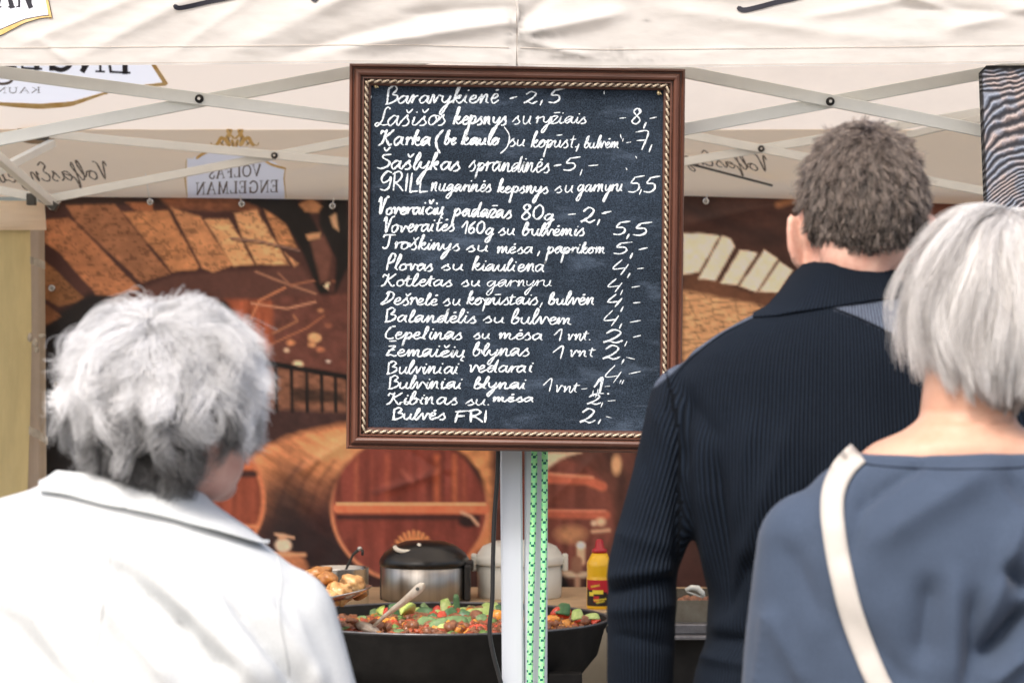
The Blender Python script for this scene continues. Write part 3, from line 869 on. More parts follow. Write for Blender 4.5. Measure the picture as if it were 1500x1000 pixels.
for pts, c, w in (([(338, 349), (380, 353), (438, 367)], (130, 98, 88), 3), ([(340, 352), (385, 357), (440, 371)], (70, 50, 44), 2), ([(375, 398), (410, 412), (462, 430)], (160, 112, 86), 3), ([(408, 400), (428, 420)], (146, 98, 74), 2.6),
                  ([(418, 421), (380, 440), (368, 466)], (190, 120, 80), 3), ([(368, 444), (420, 452), (462, 442)], (186, 130, 100), 3), ([(424, 418), (460, 411)], (150, 95, 70), 3), ([(400, 488), (436, 470), (430, 462)], (160, 104, 72), 3),
                  ([(395, 505), (450, 480), (475, 462)], (170, 104, 70), 2.2)): line(pts, c, w)
for x, y, r, c in ((460, 495, 9, (224, 164, 112)), (456, 505, 5, (214, 150, 100)), (427, 502, 6, (200, 130, 84)), (470, 512, 6, (176, 108, 74)), (420, 513, 3, (214, 180, 150)), (481, 529, 3, (240, 220, 205)), (437, 533, 8, (226, 190, 150)), (470, 455, 5, (190, 130, 90)), (481, 476, 5, (150, 90, 66)), (434, 547, 4, (180, 130, 100)), (488, 412, 3, (140, 86, 60))):
    ell(x, y, r, r * .7, c, 2, .8 + .4 * N3, warp=.5)
# gallery and railing
poly([(380, 535), (512, 552), (512, 612), (380, 602)], (132, 88, 66), 3, .35 + 1.1 * fbm(PX / 12., PY / 6., 21))
poly([(380, 598), (512, 604), (512, 640), (380, 660)], (70, 44, 42), 4, .6 + .7 * N2)
line([(380, 529), (512, 553)], (14, 12, 14), 7)
for x in (385, 404, 427, 449, 471, 491, 509): line([(x, 535 + (x - 390) * .15), (x + 1, 602)], (18, 14, 16), 5)
poly([(425, 565), (500, 575), (508, 590), (430, 588)], (20, 16, 16), 3, 1, .8, .75)
# brick vault and barrels
body = .55 + .8 * fbm(PX / 24., PY / 11., 33)
poly([(340, 700), (372, 660), (440, 655), (512, 700), (512, 840), (340, 840)], (84, 50, 52), 6, .6 + .6 * vnoise((PX + .2 * PY) / 9., PY / 90., 34))
gt = np.clip((PY - 655 - .30 * (470 - PX)) / 110., 0, 1)[..., None]; fib = fbm((PX + 1.1 * PY) / 46., (PY * .9 - .55 * PX) / 9., 131)
bc = (col8((214, 138, 86)) * (1 - gt) ** 1.6 + col8((66, 36, 36)) * (1 - (1 - gt) ** 1.6))
poly([(352, 690), (385, 655), (430, 638), (512, 618), (620, 622), (600, 860), (360, 860), (345, 760)], bc, 6, .55 + .9 * fib, .8)
poly([(560, 618), (760, 640), (760, 830), (700, 800), (700, 690)], (214, 142, 84), 6, body, 1.)
poly([(440, 660), (500, 640), (560, 650), (510, 690), (470, 690)], (226, 156, 102), 14, .8 + .4 * fib, 1, .6)
for x in (408, 432, 455, 476): line([(x - 10, 845), (x - 6, 760), (x + 12, 706), (x + 34, 676)], (70, 36, 32), 4, 4, a=.5)
ell(470, 815, 50, 44, (34, 26, 30), 22, 1, .6)
ell(420, 770, 30, 90, (36, 28, 32), 18, 1, .75)
ell(298, 732, 88, 92, (150, 72, 46), 3, .6 + .6 * vnoise(PX / 7., PY / 120., 36)); ring(298, 732, 88, 92, (196, 116, 74), 7, 2)
line([(290, 694), (372, 694)], (60, 32, 28), 9, 3); line([(290, 683), (366, 683)], (200, 110, 62), 8, 2); line([(290, 769), (376, 771)], (214, 130, 84), 6, 2)
# head of the big barrel
ell(600, 744, 114, 108, (128, 58, 46), 3, .5 + .55 * vnoise(PX / 8., PY / 140., 37) + .45 * fbm(PX / 16., PY / 40., 38))
for x, w, c in ((522, 5, (176, 92, 62)), (567, 6, (170, 84, 56)), (640, 8, (188, 96, 52)), (666, 7, (194, 104, 60)), (680, 5, (170, 84, 56)), (621, 5, (156, 76, 60)), (545, 4, (150, 72, 54))):
    line([(x, 668), (x, 732)], c, w, 4, .7 + .5 * N2, .75)
line([(548, 722), (612, 704)], (84, 38, 34), 6, 4, a=.6); line([(622, 700), (650, 672)], (92, 40, 34), 5, 4, a=.6); line([(590, 690), (604, 705)], (170, 92, 74), 5, 4, a=.6)
ring(600, 744, 113, 106, (44, 26, 26), 7, 3, 1, .8 * np.clip((760 - PY) / 60., 0, 1) * np.clip((PX - 640) / 50., 0, 1))
ring(600, 744, 114, 108, (206, 130, 88), 5, 2, 1, .9 * np.clip((PY - 700) / 60., 0, 1))
line([(496, 744), (710, 745)], (212, 112, 70), 15, 1.5, .8 + .35 * N2); line([(494, 737.5), (710, 738)], (238, 164, 112), 4, 1.5)
line([(496, 757), (700, 758)], (66, 34, 32), 7, 3)
ell(686, 763, 15, 9, (48, 28, 28), 3); line([(676, 750), (690, 756), (700, 768)], (206, 160, 130), 4, 2)
for k in range(13):
    a_ = math.pi * (k + .5) / 13; line([(606, 812), (606 + 30 * math.cos(a_), 812 - 34 * math.sin(a_))], (232, 150, 84), 3.5, 2)
ell(606, 814, 22, 24, (226, 146, 84), 3)
line([(690, 815), (722, 770)], (206, 124, 74), 10, 4, a=.8)
# jug on a small cask
ell(415, 833, 36, 26, (190, 120, 78), 3, .7 + .5 * N2); line([(385, 812), (446, 812)], (214, 150, 106), 5, 2)
ell(415, 798, 12, 10, (222, 190, 164), 2); ell(414, 786, 7, 5, (200, 150, 116), 2); line([(404, 782), (430, 787)], (206, 160, 128), 4, 1.5)
# right-hand barrel behind the pole, wheel rim, candle and stool
poly([(720, 640), (930, 640), (930, 900), (720, 900)], (98, 58, 48), 6, .55 + .8 * fbm(PX / 26., PY / 26., 52))
ell(822, 756, 78, 84, (120, 66, 54), 4, .6 + .6 * vnoise(PX / 9., PY / 100., 53) + .2 * N2)
poly([(798, 662), (850, 662), (820, 672), (803, 684), (798, 690)], (226, 194, 160), 3)
line([(796, 700), (860, 703), (882, 712)], (196, 102, 72), 14, 2.5, .8 + .3 * N2); line([(796, 693), (868, 699)], (220, 140, 106), 4, 2)
line([(796, 752), (888, 754)], (190, 98, 70), 12, 2.5, .8 + .3 * N2); line([(796, 747), (886, 748)], (216, 134, 104), 3, 2)
line([(893, 664), (912, 700), (906, 850)], (60, 38, 34), 14, 5, a=.7)
ell(903, 680, 7, 14, (206, 156, 112), 3); ell(880, 764, 7, 6, (220, 176, 140), 3); ell(870, 766, 4, 4, (216, 180, 150), 2); line([(868, 778), (892, 776)], (200, 156, 124), 5, 2)
ell(836, 782, 20, 12, (204, 146, 100), 6, .7 + .6 * N2, .8)
line([(851, 800), (851, 822)], (222, 172, 136), 12, 2); ell(851, 798, 6, 5, (244, 226, 208), 2)
line([(828, 840), (868, 842)], (206, 176, 146), 9, 2); line([(845, 822), (845, 832)], (150, 104, 80), 16, 2); line([(846, 848), (846, 884)], (182, 138, 108), 8, 2)
line([(822, 850), (836, 880)], (24, 18, 20), 16, 4); line([(864, 850), (862, 880)], (24, 18, 20), 14, 4)
# right of the board
poly([(985, 284), (1600, 284), (1600, 700), (985, 700)], (70, 42, 34), 4, .55 + .9 * fbm((PX + 1.4 * PY) / 60., (PY - .3 * PX) / 18., 61))
line([(1000, 300), (1060, 330), (1140, 350)], (44, 26, 24), 18, 8, a=.6); line([(1140, 300), (1180, 288)], (150, 100, 62), 8, 4)
poly([(1003, 404), (1030, 402), (1100, 430), (1160, 420), (1180, 470), (1115, 452), (1040, 434), (1003, 428)], (106, 68, 46), 4, .7 + .5 * N2)
brick_u = PX - .45 * PY + 14 * (fbm(PX / 25., PY / 20., 77) - .5); brick_v = PY + .12 * PX + 12 * (fbm(PX / 30., PY / 16., 78) - .5)
row = np.floor(brick_v / 9.5); fv = brick_v / 9.5 - row; fu = (brick_u + row * 17.3 + 9 * np.sin(row * 2.7)) / 34.; fu = fu - np.floor(fu)
bt = (.60 + .6 * fbm(PX / 11., PY / 6., 71)) * (1 - .42 * np.clip(1.2 - np.minimum(fv, 1 - fv) * 5, 0, 1) * (fbm(PX / 12., PY / 8., 79) > .35) - .25 * (fu < .1))
poly([(1000, 426), (1040, 432), (1115, 448), (1200, 470), (1200, 620), (1000, 620)], (212, 160, 112), 4, bt)
lt = .78 + .42 * fbm(PX / 10., PY / 8., 73)
for pts in ([(1000, 342), (1027, 342), (1055, 345), (1024, 398), (1000, 402)], [(1058, 344), (1070, 350), (1076, 361), (1048, 411), (1024, 408)], [(1084, 366), (1109, 371), (1080, 418), (1055, 415)],
            [(1120, 366), (1140, 379), (1108, 427), (1083, 419)], [(1142, 383), (1160, 396), (1140, 428), (1112, 427)], [(1166, 404), (1186, 414), (1168, 440), (1146, 436)]):
    poly(pts, (232, 208, 180), 1.6, lt)
poly([(1320, 284), (1600, 284), (1600, 330), (1320, 330)], (92, 50, 32), 3, .7 + .6 * N2)
C *= (0.86 + .28 * N3)[..., None]
PRINT_GAIN = 1.1
lum_ = C.mean(-1, keepdims=True); C = C * .84 + lum_ * np.array([1.12, .98, .86]) * .16
C = 1.48 * np.clip(C, 0, 1) ** 1.10
C = np.clip(C * PRINT_GAIN, 0, .85)
Dw = BD + .012 * (fbm(PX / 120., PY / 160., 81) - .5) + .005 * (fbm(PX / 35., PY / 50., 82) - .5)
for a, b, w, am in (((560, 720), (650, 690), 7, .006), ((600, 660), (660, 700), 6, -.005), ((380, 640), (470, 760), 10, .006), ((440, 690), (520, 640), 8, .005), ((800, 740), (870, 670), 8, .006), ((1000, 330), (1130, 300), 12, .008)):
    Dw = Dw - ridge(PX, PY, a, b, w, am)
M['print'] = mat('printed_backdrop_cloth', (1, 1, 1), .55, .35, attr='paint', bump=.0006, bscale=30)
tbk = thing('photo_backdrop', P(800, 1060, BD), 'large printed cloth picture of a wine cellar with stone vault and barrels, hung at the back of the stall', 'backdrop')
link('printed_cloth', grid_mesh('printed_cloth', (PX - 750) / F * Dw, Dw, CAMZ + (500 - PY) / F * Dw, C), M['print'], tbk)
M['cord'] = mat('white_cord', (.7, .68, .64), .8)
for px, py, up in ((76, 303, None), (85, 294, (62, 278)), (220, 296, (213, 254)), (354, 299, (352, 286)), (487, 302, (489, 290)), (76, 422, None), (83, 563, None), (1034, 295, (1036, 284)), (640, 302, None), (900, 300, None), (1180, 300, (1182, 290)), (1330, 303, (1331, 290))):
    mb = MB(); c = Vector(P(px, py, BD - .016)); n = 16; r0, r1 = .0045, .009
    vs = []
    for k in range(n):
        a = 2 * math.pi * k / n
        for rr, yy in ((r0, 0), (r0, -.003), ((r0 + r1) / 2, -.0045), (r1, -.002), (r1, .001)): vs.append(c + Vector((math.cos(a) * rr, yy, math.sin(a) * rr)))
    mb.add(vs, [(k * 5 + i, k * 5 + i + 1, ((k + 1) % n) * 5 + i + 1, ((k + 1) % n) * 5 + i) for k in range(n) for i in range(4)])
    mb.tube([c + Vector((0, .004, 0)), c + Vector((0, .0055, 0))], r1, 12)
    e = mb.build('eyelet', M['steel'], tbk, True)
    if up:
        mb = MB(); mb.tube([c, c.lerp(Vector(P(*up, BD - .03)), .5) + Vector((0, -.006, 0)), P(*up, BD - .03)], .0012, 6); mb.build('cord', M['cord'], e, True)

# ------------------------------------------------------------------ left side: yellow curtain, pale flap, ties
def hang(px0, px1, top, bot, D, folds, seed, amp=.012):
    PXc, V = np.meshgrid(np.linspace(0, 1, 60), np.linspace(0, 1, 70))
    x = np.interp(V, [0, 1], [0, 1]) * 0 + px0(V) + (px1(V) - px0(V)) * PXc
    y = top + (bot - top) * V
    d = D + amp * np.sin(PXc * folds * 2 * math.pi + 1.2 * V + seed) * (.5 + .5 * V) + .006 * (fbm(PXc * 5, V * 6, seed) - .5)
    return grid_mesh('cloth', (x - 750) / F * d, d, CAMZ + (500 - y) / F * d)
M['yellow'] = mat('mustard_curtain_cloth', (.60, .50, .26), .85, .15, var=.10, vscale=7, bump=.0008, bscale=60, trans=.3, stretch=(3, 3, .6))
M['beige'] = mat('beige_side_cloth', (.55, .46, .37), .85, .15, var=.07, vscale=9, bump=.0008, bscale=30, trans=.25)
tc_ = thing('curtain', P(0, 1200, 7.33), 'mustard yellow curtain hanging at the left edge beside the printed backdrop', 'curtain')
link('cloth', hang(lambda v: -260 + 0 * v, lambda v: 44 - 6 * v + 3 * np.sin(v * 9), 333, 1300, 7.33, 4, 3), M['yellow'], tc_)
mb = MB(); mb.tube([P(-260, 332, 7.33), P(46, 332, 7.33)], .006, 8); mb.build('rail', M['dull_steel'], tc_, True)
M['tie'] = mat('grey_tie', (.36, .32, .26), .9, var=.15, vscale=60)
for pts, w in (([(44, 381), (54, 384), (66, 389)], 11), ([(42, 630), (56, 636), (70, 646)], 12)):
    mb = MB(); L_ = smooth_line(pts, 4); n = len(L_); vs = []
    for x, y in L_:
        for dy in (-w / 2, w / 2): vs.append(P(x, y + dy, 7.30 - .003 * math.sin(x)))
    mb.add(vs, [(2 * i, 2 * i + 1, 2 * i + 3, 2 * i + 2) for i in range(n - 1)]); mb.build('tie', M['tie'], tc_, True)
mb = MB()
for c, r in (((44, 494), (.007, .006, .012)), ((52, 502), (.008, .008, .013)), ((62, 492), (.010, .006, .006)), ((54, 512), (.006, .005, .009))): mb.ellipsoid(P(*c, 7.30), r, 10, 8)
mb.build('tie', M['tie'], tc_, True)
ts = thing('side_cloth', P(58, 1200, 7.38), 'narrow beige cloth strip between the mustard curtain and the printed backdrop', 'cloth strip')
link('cloth', hang(lambda v: 30 + 4 * v, lambda v: 65 + 8 * v, 318, 1300, 7.385, 1.3, 8, .008), M['beige'], ts)
link('flap', hang(lambda v: -300 + 0 * v, lambda v: 65 + 3 * v, 294, 337, 7.31, 2.5, 5, .006), M['canvas_back'], ts)

# ------------------------------------------------------------------ menu board
B0 = 5.49
q_out = [(512, 93), (1004, 101), (997.5, 664), (507, 657)]      # outer corners: TL TR BR BL
def bil(u, v):
    a = np.array(q_out, float)
    return (1 - u) * (1 - v) * a[0] + u * (1 - v) * a[1] + u * v * a[2] + (1 - u) * v * a[3]
tbd = thing('menu_chalkboard', P(752, 660, B0), 'framed blackboard with handwritten chalk menu and prices, hung on the white tent pole', 'chalkboard')
M['wood_red'] = mat('red_brown_varnished_wood', (.150, .054, .031), .40, .45, c2=(.055, .019, .011), vscale=30, bump=.0005, bscale=160, coat=.12, stretch=(1, 1, .08))
M['wood_red_h'] = mat('red_brown_varnished_wood_across', (.150, .054, .031), .40, .45, c2=(.055, .019, .011), vscale=30, bump=.0005, bscale=160, coat=.12, stretch=(.08, 1, 1))
M['bead'] = mat('silvered_rope_moulding', (.52, .46, .36), .4, .5, metal=.35, c2=(.30, .21, .13), vscale=200)
M['bead_dark'] = mat('dark_moulding_groove', (.05, .025, .015), .5)
# frame section: (inward px, forward m)
PROF = [(0, -.002), (0, .014), (1, .019), (3.5, .022), (5, .020), (5.6, .016), (7, .016), (7.6, .022), (10, .0275), (13, .029), (16, .0265), (17.3, .022), (17.8, .0165), (19, .0165), (19.5, .021), (21.5, .021), (22.2, .013), (25, .012), (28.2, .012), (29, .009), (31.0, .0085), (32.3, .001), (32.3, -.002)]
ctr = np.mean(np.array(q_out, float), 0)
q = [np.array(p, float) for p in q_out]
def inset(i, d):
    """corner i moved inward by d px along both edges"""
    p, a, b = q[i], q[(i - 1) % 4], q[(i + 1) % 4]
    e1 = (a - p) / np.linalg.norm(a - p); e2 = (b - p) / np.linalg.norm(b - p)
    return p + (e1 + e2) * d
for i in range(4):
    j = (i + 1) % 4; mb = MB(); n = 14
    rings = []
    for k in range(n + 1):
        t = k / n; rg = []
        for d, h in PROF:
            p = inset(i, d) * (1 - t) + inset(j, d) * t
            rg.append(P(p[0], p[1], B0 - h + .0004 * math.sin(k * 2.1 + i)))
        rings.append(rg)
    vs = [v for r in rings for v in r]; m = len(PROF)
    fs = [(a * m + b, a * m + b + 1, (a + 1) * m + b + 1, (a + 1) * m + b) for a in range(n) for b in range(m - 1)]
    fs += [(a * m + m - 1, a * m, (a + 1) * m, (a + 1) * m + m - 1) for a in range(n)]
    mb.add(vs, fs)
    o = mb.build('frame_rail', M['wood_red_h'] if i % 2 == 0 else M['wood_red'], tbd)
    # twisted rope moulding
    a = inset(i, 25.2); b = inset(j, 25.2); L_ = np.linalg.norm(b - a); pitch = 11.0; st = 10
    cnt = int(L_ / pitch * st * .5); mb = MB(); nn = 14
    for s in (0,):
        rg = []
        for k in range(cnt + 1):
            t = k / cnt; c = a * (1 - t) + b * t; dirv = (b - a) / L_; nv = np.array([-dirv[1], dirv[0]])
            ph = 2 * math.pi * t * L_ / pitch
            ring_ = []
            for w in range(nn):
                th = 2 * math.pi * w / nn
                r = 2.9 * (1 + .30 * math.cos(2 * (th - ph * .5)))
                pp = c + nv * (r * math.cos(th)); ring_.append(P(pp[0], pp[1], B0 - .016 - r * math.sin(th) / F * B0))
            rg.append(ring_)
        mb.loft(rg)
    for a_ in range(cnt):
        for w in range(nn):
            th = 2 * math.pi * (w + .5) / nn; ph = 2 * math.pi * (a_ + .5) / cnt * L_ / pitch
            if math.cos(2 * (th - ph * .5)) < -.15: mb.mi[a_ * nn + w] = 1
    mb.build('rope_moulding', [M['bead'], M['bead_dark']], o, True)

# slate
ms = bpy.data.materials.new('blackboard_slate'); ms.use_nodes = True
nt = ms.node_tree; N = nt.nodes; L = nt.links; b = N['Principled BSDF']; b.inputs['Roughness'].default_value = .75; b.inputs['Specular IOR Level'].default_value = .08
tc = N.new('ShaderNodeTexCoord')
def noise(sc, det=4, stretch=None, rough=.6):
    n = N.new('ShaderNodeTexNoise'); n.inputs['Scale'].default_value = sc; n.inputs['Detail'].default_value = det; n.inputs['Roughness'].default_value = rough
    v = tc.outputs['Object']
    if stretch:
        mp = N.new('ShaderNodeMapping'); mp.inputs['Scale'].default_value = stretch[0]; mp.inputs['Rotation'].default_value = (0, stretch[1], 0); L.new(v, mp.inputs[0]); v = mp.outputs[0]
    L.new(v, n.inputs['Vector']); return n.outputs['Fac']
def ramp(s, p0, p1, c0, c1):
    r = N.new('ShaderNodeValToRGB'); r.color_ramp.elements[0].position = p0; r.color_ramp.elements[1].position = p1
    r.color_ramp.elements[0].color = (*c0, 1); r.color_ramp.elements[1].color = (*c1, 1); L.new(s, r.inputs[0]); return r.outputs[0]
def mixc(f, a, bb, bt='MIX'):
    m = N.new('ShaderNodeMix'); m.data_type = 'RGBA'; m.blend_type = bt
    for k, s in ((0, f), (6, a), (7, bb)):
        if isinstance(s, (float, int)): m.inputs[k].default_value = s
        elif isinstance(s, tuple): m.inputs[k].default_value = (*s, 1)
        else: L.new(s, m.inputs[k])
    return m.outputs[2]
base = ramp(noise(5), .3, .72, (.014, .021, .031), (.030, .044, .066))
grain = ramp(noise(420, 3, None, .8), .42, .72, (.4, .4, .4), (2.3, 2.3, 2.3))
c = mixc(1.0, base, grain, 'MULTIPLY')
smear = ramp(noise(7, 6, ((1, 1, 3.2), .35), .7), .52, .80, (0, 0, 0), (.48, .48, .48))
c = mixc(smear, c, (.15, .20, .28))
streak = ramp(noise(16, 6, ((.7, 1, 9), -.1), .75), .60, .82, (0, 0, 0), (.40, .40, .40))
c = mixc(streak, c, (.20, .25, .33))
L.new(c, b.inputs['Base Color'])
bp = N.new('ShaderNodeBump'); bp.inputs['Distance'].default_value = .0003; L.new(noise(600), bp.inputs['Height']); L.new(bp.outputs[0], b.inputs['Normal'])
mb = MB(); pin = [inset(i, 31) for i in range(4)]
mb.add([P(*p, B0 - .002) for p in pin] + [P(*p, B0 + .004) for p in pin], [(3, 2, 1, 0), (4, 5, 6, 7), (0, 1, 5, 4), (1, 2, 6, 5), (2, 3, 7, 6), (3, 0, 4, 7)])
slate = mb.build('slate', ms, tbd)
mb = MB()
mb.add([P(*inset(i, 4), B0 + .0045) for i in range(4)] + [P(*inset(i, 4), B0 + .009) for i in range(4)], [(3, 2, 1, 0), (4, 5, 6, 7), (0, 1, 5, 4), (1, 2, 6, 5), (2, 3, 7, 6), (3, 0, 4, 7)])
mb.build('backing_panel', mat('hardboard', (.2, .12, .07), .8), tbd)
for dy in (130, 560):
    mb = MB(); mb.box(P(765, dy, B0 + .060), (.20, .085, .02)); mb.build('hanging_bracket', M['dull_steel'], tbd, bevel=.002)
M['brass'] = mat('brass_pin', (.75, .62, .36), .3, .5, metal=.9, var=.2, vscale=200)
for px, py in ((550.5, 126), (965, 136)):
    mb = MB(); c0 = Vector(P(px, py, B0 - .003)); mb.ellipsoid(c0, (.0042, .003, .0050), 12, 8); mb.tube([c0 + Vector((.001, -.003, .002)), c0 + Vector((.005, -.006, -.004))], .0013, 8)
    mb.build('pin', M['brass'], tbd, True)

